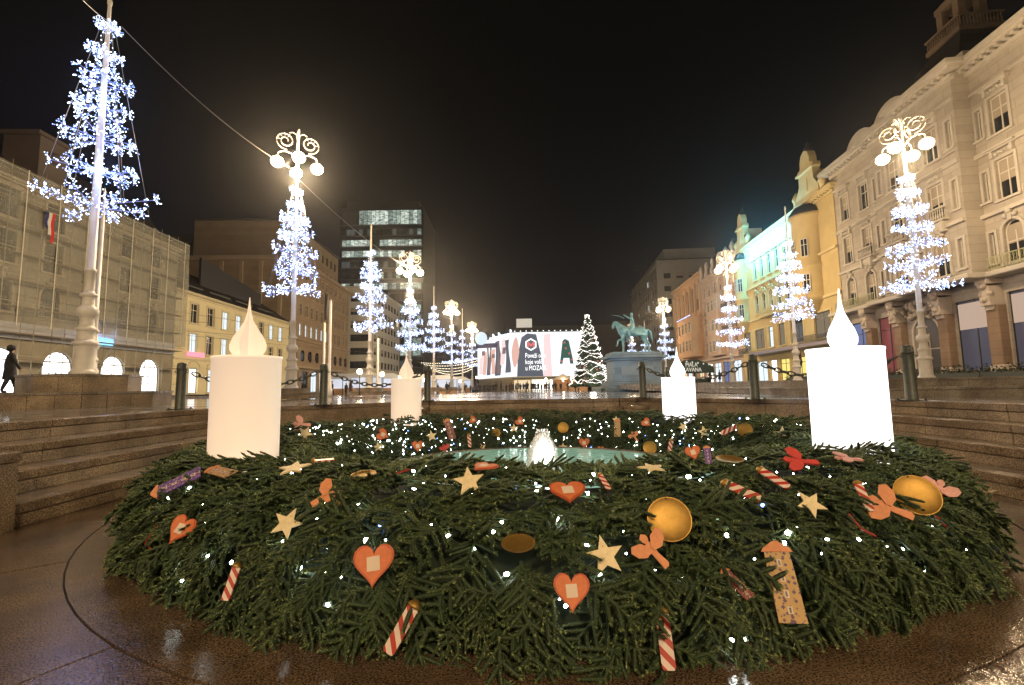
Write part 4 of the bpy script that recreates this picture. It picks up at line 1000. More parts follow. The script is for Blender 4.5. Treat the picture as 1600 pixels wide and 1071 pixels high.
# roof things of the poster building
rb = empty('roof_billboard', (px2x(820.5), PY+6, py2z(519)), 0, 'blank white rectangular billboard on posts above the far store', 'billboard')
MB().box(-2.3, 2.3, 0, .3, 2.2, 4.8).build('panel', mat('blank_board', (.6, .6, .56), .6, emit=(.6, .6, .55), estr=.45), rb)
for x in (-1.8, 1.8): MB().tube((x, .2, -.5), (x, .2, 2.2), .09, 5).build('post', M_METAL, rb)
rs = empty('roof_script_sign', ((780-800)/FPX*140, 140, py2z(528)), -.35, 'glowing blue white script sign with a round emblem on the roof of the far store', 'sign')
b = MB(); 
for i in range(9): x = -3+i*.95; b.path([(x, 0, .2+.18*i), (x+.1, 0, 1.3+.18*i+(1.0 if i in (1, 3, 7) else 0)), (x+.5, 0, 1.3+.18*i), (x+.6, 0, .2+.18*i), (x+.95, 0, .35+.18*i)], .3, 5)
b.build('script_tube', emat('sign_ice', (.75, .9, 1), 2.6), rs)
MB().lathe([(2.0, -.1), (2.0, .1)], 20).build('round_emblem', emat('emblem_ice', (.62, .8, .95), .9), rs, (-6.0, 0, 1.4), (pi/2, 0, 0)); MB().box(-9, 6, .3, .5, -1.6, -.2).build('sign_base', mat('sign_base', (.05, .06, .2), .6), rs)
rf = empty('roof_frame', (px2x(870), PY+8, py2z(519)), 0, 'empty steel sign frame on the dark roof behind the lit boards', 'frame')
for z in (1.2, 2.6): MB().box(-7, 7, 0, .1, z, z+.1).build('rail', M_METAL, rf)
for i in range(6): MB().box(-7+i*2.8, -6.9+i*2.8, 0, .1, -.5, 2.7).build('post', M_METAL, rf)
fb = empty('far_block', (-2, 190, 0), 0, 'dark unlit block on the skyline behind the far store', 'building')
MB().box(0, 55, 0, 20, 0, 26.5).build('body', W_DRK, fb); MB().box(-1, 56, -1, 21, 26.5, 28).build('roof', M_ROOF, fb)
# ================================================================== LIGHT TREES, MASTS, STREET LAMPS
def twig_mesh(seed, L=1.0, nled=44):
    """one arm of a light snowflake tree: a rod with forking side rods, an LED at every tip"""
    rr = random.Random(seed); b = MB()
    def led(p): b.octa(p, .024*rr.uniform(.7, 1.2), 1 if rr.random() < .5 else 2)
    b.tube((0, 0, 0), (L, 0, 0), .012, 4, 0)
    nodes = [.25, .45, .62, .8, 1.0] if L > 1.2 else [.35, .7, 1.0]
    for t in nodes:
        x = L*t; k = 3 if t < 1 else 7
        for j in range(k):
            a = 2*pi*j/k + rr.uniform(-.4, .4); ln = rr.uniform(.13, .27)*(1.15 if .3 < t < .8 else .85); f = rr.uniform(.1, .75)
            d = Vector((f, cos(a)*.9, sin(a)*.75)).normalized(); p = Vector((x, 0, 0)); q = p + d*ln
            b.tube(p, q, .005, 3, 0, caps=False); led(q)
            led(p + d*ln*.55 + Vector((rr.uniform(-.02, .02),)*3))
            for _ in range(2):
                d2 = (d + Vector((rr.uniform(-.9, .9), rr.uniform(-.9, .9), rr.uniform(-.9, .9)))).normalized(); q2 = q + d2*rr.uniform(.05, .11)
                b.tube(q - d*ln*.3, q2, .004, 3, 0, caps=False); led(q2)
    return b
TWG = {}
def light_tree(cx, cy, z0, z1, rmax, label, tiers=7, arms=8, watts=260, scale_led=1.0, lean=0., group='snowflake light trees on the masts'):
    root = empty('light_tree', (cx, cy, z0), random.uniform(0, 1), label, 'light tree', group)
    H = z1-z0
    for k in range(tiers):
        f = k/(tiers-1); z = H*(f**.92); r = rmax*(1-f*.80)*(1.0 if k % 2 == 0 else .86)
        n = arms if f < .75 else max(5, arms-2)
        for j in range(n):
            a = 2*pi*(j + .5*(k % 2))/n + random.uniform(-.12, .12); rr = r*random.uniform(.7, 1.08); zj = random.uniform(-.16, .16)*H/tiers
            key = (round(rr*2)/2, j % 2, scale_led)
            if key not in TWG:
                m = twig_mesh(len(TWG)+3, max(.5, key[0]));
                if scale_led != 1.0:
                    pass
                TWG[key] = m.mesh('twig', [M_ROD, M_LED, M_LEDB])
            o = put(TWG[key], 'lit_arm', root, (0, 0, max(0, z+zj)), (random.uniform(-1, 1), random.uniform(-.32, .10), a)); o['kind'] = 'stuff'
            s = rr/max(.5, key[0]); o.scale = (s, max(.75, s), max(.75, s))
    # light chains wound up the mast and the guy wires
    b = MB()
    for i in range(int(H*13)):
        z = i/13; a = i*1.9; b.octa((cos(a)*.19, sin(a)*.19, z), .026, 0 if i % 3 else 1)
    tag(b.build('mast_lights', [M_LED, M_LEDB], root), kind='stuff')
    gm = []
    for j in range(6):
        a = 2*pi*j/6+.3; MB().tube((cos(a)*.2, sin(a)*.2, H+.1), (cos(a)*rmax*.93, sin(a)*rmax*.93, .05), .011, 4).build('guy_wire', M_WIRE, root)
    for z in (H*.2, H*.6): light('tree_glow', (random.uniform(-.5, .5)*0+.35, -.35, z), watts, (.20, .32, 1.0), root, .25)
    return root
def lat(c, r=1.): return c
def mast_prof(top, s=1.):
    """moulded cast iron mast: plinth drum, rings, bulb and a slightly tapering shaft; doubled rings keep the edges crisp"""
    q = [(.50, 0), (.50, .14), (.44, .16), (.42, .24), (.40, .26), (.38, 1.08), (.39, 1.1), (.46, 1.12), (.46, 1.24), (.40, 1.26), (.33, 1.34), (.32, 1.62), (.33, 1.64), (.38, 1.66), (.38, 1.76), (.31, 1.78), (.27, 1.86), (.25, 2.12), (.27, 2.15),
         (.37, 2.26), (.40, 2.38), (.37, 2.50), (.26, 2.60), (.24, 2.62), (.22, 2.92), (.23, 2.94), (.31, 2.96), (.31, 3.06), (.23, 3.08), (.19, 3.2), (.185, 3.88), (.22, 3.9), (.22, 4.0), (.165, 4.02), (.15, 8), (.11, 12.)]
    return [(r*s, z) for r, z in q if z < top-1] + [(.07*s, top-.4), (.1*s, top-.3), (.1*s, top-.2), (.03*s, top)]
LMP = {}
def spiral(b, a, r0, zc):
    """a scroll in the vertical plane of direction a"""
    pts = []
    for t in np.linspace(0, 1, 26):
        ang = -pi*.55 + t*pi*3.6; rad = r0*(1-.78*t); x = .68 + cos(ang)*rad; z = zc + sin(ang)*rad
        pts.append((cos(a)*x, sin(a)*x, z))
    b.path(pts, .03, 5)
M_GLOBE = mat('lamp_globe', (1, .9, .75), .3, emit=(1.0, .80, .50), estr=16, sample=False)
def make_lamp(loc, top, label, watts, sub=True, rz=.5, prof_s=.8):
    """cast iron street lamp: moulded mast, four scrolls and five glowing globes under them"""
    root = empty('street_lamp', loc, rz, label, 'street lamp', 'cast iron street lamps round the square')
    if round(top, 1) not in LMP:
        s = prof_s; pr = [p for p in mast_prof(14, s) if p[1] < 9] + [(.09*s, top-.6), (.12*s, top-.5), (.08*s, top-.3), (.05*s, top+1.5), (.12*s, top+1.6), (.0, top+1.9)]
        LMP[round(top, 1)] = MB().lathe(pr, 16).mesh('mast', M_WHITEP)
    put(LMP[round(top, 1)], 'mast', root)
    if 'scroll' not in LMP:
        b = MB(); spiral(b, 0, .56, 1.0)
        b.path([(0.05, 0, -.1), (.3, 0, .25), (.7, 0, .35), (1.05, 0, .2), (1.1, 0, -.02)], .03, 5); b.path([(0, 0, .8), (.1, 0, 1.5), (.3, 0, 1.62), (.5, 0, 1.52)], .025, 5)
        for t in (0, .7, 1.4, 2.1): b.tube((.68+cos(t)*.24, 0, 1.05+sin(t)*.24), (.68+cos(t)*.47, 0, 1.05+sin(t)*.47), .016, 4)
        LMP['scroll'] = b.mesh('scroll', M_WHITEP); g = MB(); g.ball((0, 0, 0), .36, 14, 10, 0, .9); LMP['globe'] = g.mesh('globe', M_GLOBE)
        c = MB(); c.lathe([(.1, .2), (.12, .26), (.05, .34), (.03, .42)], 8); LMP['cap'] = c.mesh('globe_cap', M_WHITEP)
    n = 4
    for i in range(n):
        a = 2*pi*i/n; put(LMP['scroll'], 'scroll', root, (0, 0, top), (0, 0, a))
        g = put(LMP['globe'], 'globe', root, (cos(a)*1.1, sin(a)*1.1, top-.42)); put(LMP['cap'], 'globe_cap', g)
    light('lamp_light', (0.0, -.0, top-1.0), watts, LAMP_C, root, .5)
    return root

def pos(px, py, Y): p = at(px, py, Y); return p
# masts that only carry a flag pole top, with light trees. (base px, Y, tree top px/py, tree bottom py, mast top py, half width m)
def mast(bx, Y, z0, tx, ty, top, label, cat='mast', s=.8):
    p = at(bx, 600, Y); q = at(tx, ty, Y); root = empty('flag_mast', (p.x, Y, z0), 0, label, cat, 'white masts round the square')
    H = top - z0; o = MB().lathe(mast_prof(H, s), 16).build('mast', M_WHITEP, root)
    return root, p
PLN = 'granite'
# -- left row
m1x, m1y = -15.9, 17.2
plinth((m1x, m1y), 2.75, 1.75, .52, .62, 'large two-step granite plinth under the nearest light tree mast on the left', rot=atan2(-m1y, -m1x))
r_, _ = mast(121, m1y, PZ+1.14, 121, 0, 17.5, 'tall white mast of the nearest light tree at the left edge', s=.84); r_.location.x = m1x
zt, zb = at(172, 45, m1y).z, at(135, 325, m1y).z
light_tree(m1x, m1y, zb, zt, 1.75, 'largest and nearest snowflake light tree, at the upper left', tiers=7, arms=8, watts=140)
mm = empty('slim_mast', (at(144, 583, 21).x, 21, gz(21)+.3), 0, 'slimmer white pole just behind the nearest light tree mast', 'mast', 'white masts round the square')
MB().lathe([(p_[0]*.62, p_[1]*1.0) for p_ in mast_prof(9.8, .8)], 14).build('mast', M_WHITEP, mm)
def lamp_set(bx, Y, gy, ttop, tbot, rm, lab_l, lab_t, z0=None, watts=None, tiers=7, arms=8, pl=True, plab=''):
    z0 = gz(Y) if z0 is None else z0; p = at(bx, 600, Y)
    if pl: plinth((p.x, Y), 1.75, 1.05, .3, .28, plab, rot=.3); z0 += .58
    top = at(bx, gy, Y).z - z0 + .42
    make_lamp((p.x, Y, z0), top, lab_l, watts or LAMP_W*(1.8 if p.x < 0 else .85))
    light_tree(p.x, Y, at(bx, tbot, Y).z, at(bx, ttop, Y).z, rm, lab_t, tiers, arms, 45)
lamp_set(455, 27, 259, 300, 455, 1.65, 'street lamp with glowing globes above the light tree behind the big peach candle', 'light tree under the bright lamp, above the big peach candle', plab='granite plinth just right of the big peach candle')
lamp_set(640, 48, 425, 455, 545, 1.75, 'street lamp directly above the small peach candle', 'light tree right above the small peach candle', tiers=6, plab='granite plinth hidden behind the small peach candle')
lamp_set(706, 77, 489, 510, 567, 1.75, 'small distant street lamp left of the far lit billboards, first of two', 'distant light tree below the first of the two far left lamps', tiers=5, arms=7, plab='small far granite plinth among the people left of the billboards')
lamp_set(738, 105, 517, 530, 572, 1.75, 'farthest street lamp on the left, touching the far store edge', 'farthest light tree on the left in front of the far store edge', tiers=5, arms=6, plab='farthest granite plinth on the left')
def mast_set(bx, Y, mtop, ttop, tbot, rm, lab_m, lab_t, z0=None, tiers=7, arms=8, plab=None):
    z0 = gz(Y) if z0 is None else z0; x = at(bx, 600, Y).x
    if plab: plinth((x, Y), 1.75, 1.05, .3, .28, plab, rot=.2); z0 += .58
    r, p = mast(bx, Y, z0, bx, mtop, at(bx, mtop, Y).z, lab_m, s=.75)
    light_tree(x, Y, at(bx, tbot, Y).z, at(bx, ttop, Y).z, rm, lab_t, tiers, arms, 45)
mast_set(577, 38, 350, 397, 510, 1.65, 'white flag mast between the two left lamps, in front of the white office block', 'light tree in front of the white office block and the dark tower', plab='granite plinth in front of the shop tents, left of the small peach candle')
mast_set(678, 62, 447, 482, 547, 1.75, 'slender mast just right of the iron bollard by the small peach candle', 'light tree against the dark sky just right of the office tower', tiers=6, plab='small granite plinth right of the third bollard')
mast_set(723, 88, 482, 517, 566, 1.7, 'far slender mast between the two distant left lamps', 'far light tree between the two distant left lamps', tiers=5, arms=6)
# -- right row
lamp_set(1449, 27, 237, 278, 450, 1.75, 'street lamp with glowing globes in front of the beige palace on the right', 'large light tree in front of the beige palace on the right', z0=1.72, pl=False, tiers=7, arms=9)
mast_set(1247, 38, 322, 382, 497, 1.7, 'white flag mast in front of the ochre house, left of the big white candle', 'light tree in front of the ochre house, left of the big white candle', z0=1.72)
lamp_set(1146, 51, 420, 450, 540, 1.75, 'street lamp in front of the pink house on the right', 'light tree in front of the pink house on the right', z0=1.7, pl=False, tiers=6)
lamp_set(1042, 77, 484, 500, 560, 1.75, 'distant street lamp above the small white candle', 'distant light tree above the small white candle', z0=1.6, pl=False, tiers=6, arms=7)
lamp_set(990, 108, 519, 528, 562, 1.7, 'farthest street lamp on the right, behind the horse statue', 'farthest light tree, behind the legs of the horse statue', z0=.8, pl=False, tiers=4, arms=6)
mast_set(1011, 92, 500, 520, 562, 1.5, 'far thin mast between the horse statue and the distant right lamp', 'far light tree between the horse statue and the distant right lamp', z0=1.0, tiers=5, arms=6)
# the row goes on behind the photographer
make_lamp((-16.5, 3, gz(0)), 12.6, 'street lamp on the left side behind the photographer', LAMP_W*.45)
make_lamp((23.6, 3.5, 1.72), 12.8, 'street lamp on the right side beside the photographer', LAMP_W*.55)
make_lamp((-16.5, -22, gz(0)), 12.6, 'street lamp on the left side far behind the photographer', LAMP_W)
make_lamp((22.5, -21, 1.7), 12.8, 'street lamp on the right side far behind the photographer', LAMP_W)
make_lamp((2.5, -14, 1.2), 11.5, 'street lamp straight behind the photographer', LAMP_W*1.9)
# two bare short poles with small flags beside the brown palace
for bx, ty, Y, lb, fl_ in ((514, 470, 42, 'taller bare white pole in front of the brown palace', False), (505, 505, 46, 'shorter thin pole with a dark drooping flag in front of the brown palace', True), (590, 530, 50, 'short white pole right of the light tree before the white office block', False)):
    p = at(bx, 600, Y); tz = at(bx, ty, Y).z; r = empty('bare_pole', (p.x, Y, gz(Y)), 0, lb, 'pole', 'bare poles on the left of the square')
    MB().lathe([(.3, 0), (.3, .7), (.24, .8), (.2, 1.6), (.14, 1.8), (.11, tz-gz(Y)), (.0, tz-gz(Y)+.1)], 12).build('shaft', M_WHITEP, r)
    if fl_: b = MB(); b.add([(0, 0, tz-gz(Y)+3), (.25, 0, tz-gz(Y)+2.9), (.45, .1, tz-gz(Y)+1.6), (.15, 0, tz-gz(Y)+.2), (0, 0, tz-gz(Y)+.4)], [(0, 1, 2, 3, 4)]); b.build('flag', M_FRAMED, r); MB().tube((0, 0, 0), (0, 0, tz-gz(Y)+3.2), .04, 5).build('flag_staff', M_METAL, r)
# small globe lamps near the market on the left
GL = None
for i, (x, y, Y) in enumerate(((562, 581, 34), (597, 585, 40), (663, 594, 55), (625, 590, 60), (719, 596, 70), (745, 590, 90), (853, 592, 100), (881, 575, 110))):
    p = at(x, y, Y); r = empty('globe_lamp', (p.x, Y, gz(Y)), 0, 'small globe lamp on a thin post, ' + ('nearest, left of the small peach candle', 'second from the left before the mobile shop', 'right beside the small peach candle', 'behind the flame of the small peach candle', 'among people left of the far store', 'at the left corner of the far store', 'before the front billboard', 'high before the white part of the front billboard')[i], 'globe lamp', 'small globe lamps of the market')
    h = p.z-gz(Y); MB().tube((0, 0, 0), (0, 0, h-.1), .04, 6).build('post', M_METAL, r)
    b = MB(); b.ball((0, 0, h), .2, 12, 8); b.build('globe', M_GLOBE, r)
# spotlights for the statue are part of its pedestal edge, see below

# ------------------------------------------------------------------ span wires
def cable(name, pts, sag, r, label, cat='cable', m=None):
    out = []
    for a, b_ in zip(pts[:-1], pts[1:]):
        a = Vector(a); b_ = Vector(b_)
        for t in np.linspace(0, 1, 14): out.append(a.lerp(b_, t) - Vector((0, 0, sag*4*t*(1-t))))
    o = empty(name, out[0], 0, label, cat)
    b = MB(); b.path([p - out[0] for p in out], r, 4); b.build('strand', m or M_WIRE, o); return o
def pt(x, y, Y): return at(x, y, Y)
cable('span_cable', [pt(190, 42, m1y), pt(452, 262, 27)], .5, .016, 'long thin cable from the top of the nearest light tree down to the left lamp')
cable('span_cable', [pt(458, 272, 27), pt(640, 420, 48)], .5, .02, 'thin cable running from the left lamp down past the office tower')
cable('span_cable', [pt(120, -10, m1y-2), pt(174, 36, m1y)], .1, .014, 'short cable end entering the picture at the top left')
cable('span_cable', [pt(1376, 300, 30), pt(1425, 275, 27), pt(1505, 228, 33)], .05, .03, 'bright cable behind the right lamp running up to the beige palace')
for i, (a, b_) in enumerate((((0, 440, 26), (560, 527, 60)), ((0, 490, 26), (620, 540, 70)), ((0, 455, 28), (330, 505, 34)), ((60, 500, 26), (700, 560, 90)))):
    cable('tram_wire', [pt(*a), pt(*b_)], .25, .012, ('upper', 'second', 'short', 'lowest')[i] + ' black tram wire crossing in front of the netted palace', 'tram wire', M_METAL)

# ================================================================== CHRISTMAS TREE
M_FIR = mat('christmas_fir', (.018, .045, .02), .7, col2=(.05, .085, .035), vscale=2)
txy = at(921, 600, 70); zt = at(921, 492, 70).z; g0 = gz(70); Ht = zt-g0; Rt = 2.75
ct = empty('christmas_tree', (txy.x, 70, g0), 0, 'tall dark christmas fir wrapped in white light garlands left of the horse statue', 'christmas tree')
MB().lathe([(.3, 0), (.22, Ht*.5), (.03, Ht-.1)], 8).build('trunk', mat('bark', (.06, .035, .02), .9), ct)
b = MB(); rr = random.Random(5)
for i in range(3400):
    f = rr.random()**1.35; z = .9 + (Ht-1.0)*f; R = Rt*(1-f)**.8*(.93+.14*sin(f*70)) + .12; a = rr.uniform(0, 2*pi); r0 = R*rr.uniform(.25, .8); r1 = R*rr.uniform(.85, 1.1)
    p = Vector((cos(a)*r0, sin(a)*r0, z+.15)); q = Vector((cos(a+.05)*r1, sin(a+.05)*r1, z-.25*(1-f)-.05)); sd = Vector((-sin(a), cos(a), 0))*rr.uniform(.1, .2); m_ = p.lerp(q, .6)
    b.add([p, m_+sd+Vector((0, 0, -.06)), q, m_-sd+Vector((0, 0, -.06))], [(0, 1, 2, 3)], 0)
tag(b.build('crown', M_FIR, ct), kind='stuff')
M_GAR = emat('garland_white', (1, .93, .84), 4.5)
for k in range(19):
    f = (k+.6)/19.3; z = .9 + (Ht-1.1)*f; R = Rt*(1-f)**.8+.1; b = MB(); n = max(14, int(R*2*pi/.15)); sw = max(4, int(R*3.2)); ph = rr.random()*6
    for i in range(n):
        a = 2*pi*i/n; dz = -abs(sin(a*sw/2+ph+.5*sin(a*3)))*(.35+.2*sin(a*5+k))+.2+.25*sin(a*2+k*2.3); q_ = 1.04+.06*sin(a*9+k*3); b.octa((cos(a)*R*q_, sin(a)*R*q_, z+dz+rr.uniform(-.06, .06)), rr.uniform(.035, .065), 0)
    tag(b.build('light_garland', M_GAR, ct), kind='stuff')
b = MB()
for i in range(60): a = rr.uniform(0, 2*pi); b.octa((cos(a)*rr.random()*.4, sin(a)*rr.random()*.4, Ht-.9+rr.random()*.9), .07)
tag(b.build('top_lights', M_GAR, ct), kind='stuff')
bm2 = MB().ball((0, 0, 0), .13, 8, 6).mesh('bauble', mat('red_bauble', (.3, .06, .04), .3))
for i in range(26):
    f = rr.random()*.85; a = rr.uniform(pi, 2*pi); R = Rt*(1-f)+.12; put(bm2, 'bauble', ct, (cos(a)*R, sin(a)*R, .9+(Ht-1)*f))
light('garland_glow', (0, -3.2, 3), 250, (1, .9, .8), ct, .5)

# ================================================================== EQUESTRIAN STATUE
def skin_mesh(name, verts, edges, radii, mats, sub=1, root=0):
    me = bpy.data.meshes.new(name); me.from_pydata([Vector(v) for v in verts], edges, []); o = bpy.data.objects.new(name+'_tmp', me); COL.objects.link(o)
    sk = o.modifiers.new('skin', 'SKIN'); sk.use_smooth_shade = True
    for i, r in enumerate(radii):
        v = me.skin_vertices[0].data[i]; v.radius = (r, r) if not isinstance(r, tuple) else r
        v.use_root = (i == root)
    if sub: ss = o.modifiers.new('sub', 'SUBSURF'); ss.levels = sub; ss.render_levels = sub
    dg = bpy.context.evaluated_depsgraph_get(); out = bpy.data.meshes.new_from_object(o.evaluated_get(dg)); out.name = name
    bpy.data.objects.remove(o); out.materials.clear()
    for m in (mats if isinstance(mats, list) else [mats]): out.materials.append(m)
    return out
class Sk:
    def __init__(s): s.v = []; s.e = []; s.r = []
    def p(s, co, r, par=None):
        s.v.append(co); s.r.append(r); i = len(s.v)-1
        if par is not None: s.e.append((par, i))
        return i
    def ch(s, par, lst):
        for co, r in lst: par = s.p(co, r, par)
        return par
M_PAT = mat('green_bronze', (.12, .30, .36), .5, .2, col2=(.26, .48, .55), vscale=3)  # patina, with the cyan blue of the floodlighting mixed into the colour
M_PED = stucco('blue_lit_stone', (.20, .28, .36), .2, (1.8, .7))  # the blue of the floodlights is put into the stone colour
SY = 58.; sx0, sx1 = at(950, 600, SY).x, at(1031, 600, SY).x; sxc = (sx0+sx1)/2; ptop = at(990, 552, SY).z
st = empty('equestrian_statue', (sxc, SY, gz(SY)), 0, 'green bronze rider with raised sabre on a horse, on a tall blue lit stone pedestal', 'statue')
hP = ptop-gz(SY); hw = (sx1-sx0)/2
for nm, x, y, a, b_ in (('pedestal_step', 1.45, 3.2, 0, .45), ('pedestal_foot', 1.12, 2.3, .45, 1.1), ('pedestal_block', .92, 1.9, 1.1, hP-1.0), ('pedestal_moulding', 1.0, 2.05, hP-1.0, hP-.72), ('pedestal_cornice', 1.14, 2.3, hP-.72, hP-.4), ('pedestal_top', .96, 1.9, hP-.4, hP)):
    bevel(MB().box(-hw*x, hw*x, -y, y, a, b_).build(nm, M_PED, st), .06)
MB().box(-hw*.6, hw*.6, -1.94, -1.91, 1.9, hP-1.7).build('inscription_plate', mat('plate_stone', (.2, .26, .3), .4), st)
MB().box(-2.5, 2.5, -.8, .8, hP, hP+.14).build('bronze_base', M_PAT, st)
s = Sk()     # horse, facing -x, 1 unit = 1 m before scaling
a = s.p((0.35, 0, 1.28), .27); c = s.ch(a, [((0, 0, 1.25), .29), ((-.4, 0, 1.27), .28), ((-.72, 0, 1.38), .23)])
hd = s.ch(c, [((-.88, 0, 1.62), .18), ((-1.0, 0, 1.82), .14), ((-1.13, 0, 1.86), .11), ((-1.2, 0, 1.66), .095), ((-1.22, 0, 1.46), .06)])
r_ = s.ch(a, [((.68, 0, 1.30), .25)]); s.ch(r_, [((.92, 0, 1.36), .06), ((1.08, 0, 1.2), .075), ((1.12, 0, .9), .06), ((1.2, 0, .62), .02)])
for sy, lst in ((-.14, [((-.62, -.14, 1.05), .13), ((-.72, -.14, .78), .075), ((-.98, -.14, .72), .055), ((-1.0, -.14, .45), .042), ((-1.1, -.14, .36), .05)]),
                (.14, [((-.58, .14, 1.0), .13), ((-.6, .14, .68), .075), ((-.6, .14, .42), .055), ((-.58, .14, .14), .042), ((-.62, .14, .03), .06)])): s.ch(c, lst)
for sy, lst in ((-.15, [((.66, -.15, 1.0), .17), ((.58, -.15, .78), .10), ((.74, -.15, .52), .06), ((.68, -.15, .16), .045), ((.64, -.15, .03), .06)]),
                (.15, [((.76, .15, 1.0), .17), ((.78, .15, .76), .10), ((1.0, .15, .52), .06), ((.98, .15, .18), .045), ((.92, .15, .03), .06)])): s.ch(r_, lst)
KS = 2.05
put(skin_mesh('horse', s.v, s.e, [r*1.12 for r in s.r], M_PAT), 'horse', st, (.15, 0, hP+.1), scale=KS)
s = Sk()
a = s.p((0, 0, 1.62), .15); t_ = s.ch(a, [((-.02, 0, 1.85), .13), ((-.04, 0, 2.05), .155), ((-.04, 0, 2.18), .08), ((-.05, 0, 2.27), .06), ((-.06, 0, 2.38), .09), ((-.05, 0, 2.5), .085), ((-.04, 0, 2.6), .03)])
s.ch(2, [((-.05, -.2, 2.12), .07), ((-.3, -.28, 2.2), .055), ((-.55, -.26, 2.38), .04), ((-.62, -.26, 2.41), .045)])
s.ch(2, [((-.02, .2, 2.1), .07), ((.05, .28, 1.85), .055), ((-.25, .2, 1.72), .04)])
for sy in (-1, 1): s.ch(0, [((-.12, sy*.22, 1.52), .11), ((-.36, sy*.32, 1.38), .085), ((-.3, sy*.34, 1.08), .06), ((-.26, sy*.34, .88), .055), ((-.4, sy*.34, .82), .05)])
rd = put(skin_mesh('rider', s.v, s.e, s.r, M_PAT), 'rider', st, (.15, 0, hP+.1-.25), scale=KS)
b = MB(); b.path([(-1.15, -.48, 4.45), (-1.9, -.5, 4.75), (-2.7, -.5, 4.88)], [.05, .045, .015], 5); b.build('sabre', M_PAT, st, (.15, 0, hP-.1))
b = MB(); b.add([(.1, 0, 3.7), (.5, 0, 3.5), (1.1, .3, 2.6), (1.2, -.3, 2.5), (.5, -.5, 2.3), (.1, -.45, 3.4)], [(0, 1, 2, 3, 4, 5)]); 
for x, y in ((-6, -11), (6, -11)):
    fx = empty('floodlight', (sxc+x, SY+y, gz(SY)), 0, 'small ground floodlight in front of the statue, ' + ('left one' if x < 0 else 'right one'), 'floodlight', 'floodlights of the statue')
    MB().box(-.2, .2, -.12, .12, .15, .45).build('housing', M_METAL, fx); MB().tube((0, 0, 0), (0, 0, .2), .04, 6).build('foot', M_METAL, fx)
    light('flood_beam', (0, .1, .5), 1300, (.30, .66, 1), fx, .2, 'SPOT', (radians(112), 0, radians(-28 if x < 0 else 28)), radians(60), 1)

# ================================================================== PEOPLE
M_DARKC = [mat('coat_black', (.012, .012, .015), .8), mat('coat_navy', (.014, .02, .045), .8), mat('coat_brown', (.06, .032, .02), .8), mat('coat_grey', (.12, .12, .13), .8), mat('coat_pale', (.4, .42, .48), .8), mat('coat_red', (.22, .03, .03), .8)]
M_SKIN = mat('skin', (.45, .27, .19), .6); M_HAIR = mat('hair_dark', (.03, .018, .01), .8); M_TROU = mat('trousers', (.02, .022, .03), .8)
PME = {}
def person_mesh(pose, coat):
    k = (pose, coat)
    if k in PME: return PME[k]
    s = Sk(); st_ = {'stand': (.02, -.02), 'walk': (.2, -.22)}[pose]
    a = s.p((0, 0, .95), .16); s.ch(a, [((0, 0, 1.15), .15), ((0, 0, 1.36), .17), ((0, 0, 1.46), .09), ((0, 0, 1.52), .055), ((0, -.01, 1.60), .085), ((0, -.01, 1.70), .085), ((0, 0, 1.76), .03)])
    for sx, f in ((-1, st_[0]), (1, st_[1])):
        s.ch(0, [((sx*.1, 0, .82), .125), ((sx*.11, f*.5-.02, .48), .08), ((sx*.11, f, .12), .055), ((sx*.11, f-.02, .05), .05), ((sx*.12, f-.14, .04), .045)])
        s.ch(2, [((sx*.2, 0, 1.38), .075), ((sx*.27, -f*.3, 1.12), .065), ((sx*.26, -f*.6-.06, .9), .05), ((sx*.26, -f*.7-.1, .82), .045)])
    me = skin_mesh('body', s.v, s.e, s.r, [M_DARKC[coat], M_TROU, M_SKIN, M_HAIR])
    for f in me.polygons:
        c = f.center; f.use_smooth = True
        if c.z < .62: f.material_index = 1
        elif c.z > 1.5: f.material_index = 3 if (c.y > .0 or c.z > 1.68) else 2
        elif abs(c.x) > .2 and c.z < .87: f.material_index = 2
        else: f.material_index = 0
    PME[k] = me; return me
def person(loc, rz, pose, coat, label, extra=None, s=1., group='people on the square'):
    r = empty('person', loc, rz, label, 'person', group); r.scale = (s,)*3
    put(person_mesh(pose, coat), 'body', r)
    b = MB(); b.lathe([(.155, .95), (.19, .62), (.2, .5), (.16, .49)], 12); b.build('coat_skirt', M_DARKC[coat], r)
    if extra == 'bag': MB().box(-.36, -.22, -.12, .12, .45, .78).build('bag', M_DARKC[2], r)
    if extra == 'hood': b = MB(); b.ball((0, .02, 1.66), .125, 10, 7); b.build('hood', M_DARKC[coat], r)
    if extra == 'hat': b = MB(); b.ball((0, 0, 1.75), .10, 10, 6, 0, .7); b.build('hat', M_DARKC[5], r)
    return r
rp = random.Random(11)
ppl = [(743, 98), (750, 96), (757, 97), (762, 100), (771, 96), (783, 70), (791, 97), (802, 95), (806, 99), (813, 96), (818, 98), (830, 85), (836, 92), (841, 82), (846, 98), (858, 82), (864, 95), (887, 96), (735, 92), (728, 95), (698, 66), (690, 88), (716, 96), (708, 90), (899, 78), (904, 78), (541, 62), (519, 55), (548, 50), (1125, 60), (1110, 66), (670, 72), (796, 101), (851, 97), (746, 90), (765, 88), (775, 84), (786, 86), (809, 80), (824, 78), (833, 90), (854, 86), (868, 88), (876, 92), (726, 84), (702, 80), (684, 84), (822, 92), (799, 82)]
where = {743: 'under the left end of the side billboard', 783: 'tallest of the crowd, before the side billboard', 830: 'below the lettering of the front billboard', 841: 'just right of the lettering, in the crowd', 858: 'standing by the thin lamp post before the front billboard', 887: 'near the gabled market hut', 698: 'alone in navy between the distant left lamps', 899: 'left one of the pair under the christmas tree', 904: 'right one of the pair under the christmas tree', 541: 'between the poles and the white office block', 519: 'by the foot of the bare pole', 548: 'left of the nearest globe lamp', 1125: 'before the pale shop window right of the kiosk', 1110: 'beside the dark kiosk sign'}
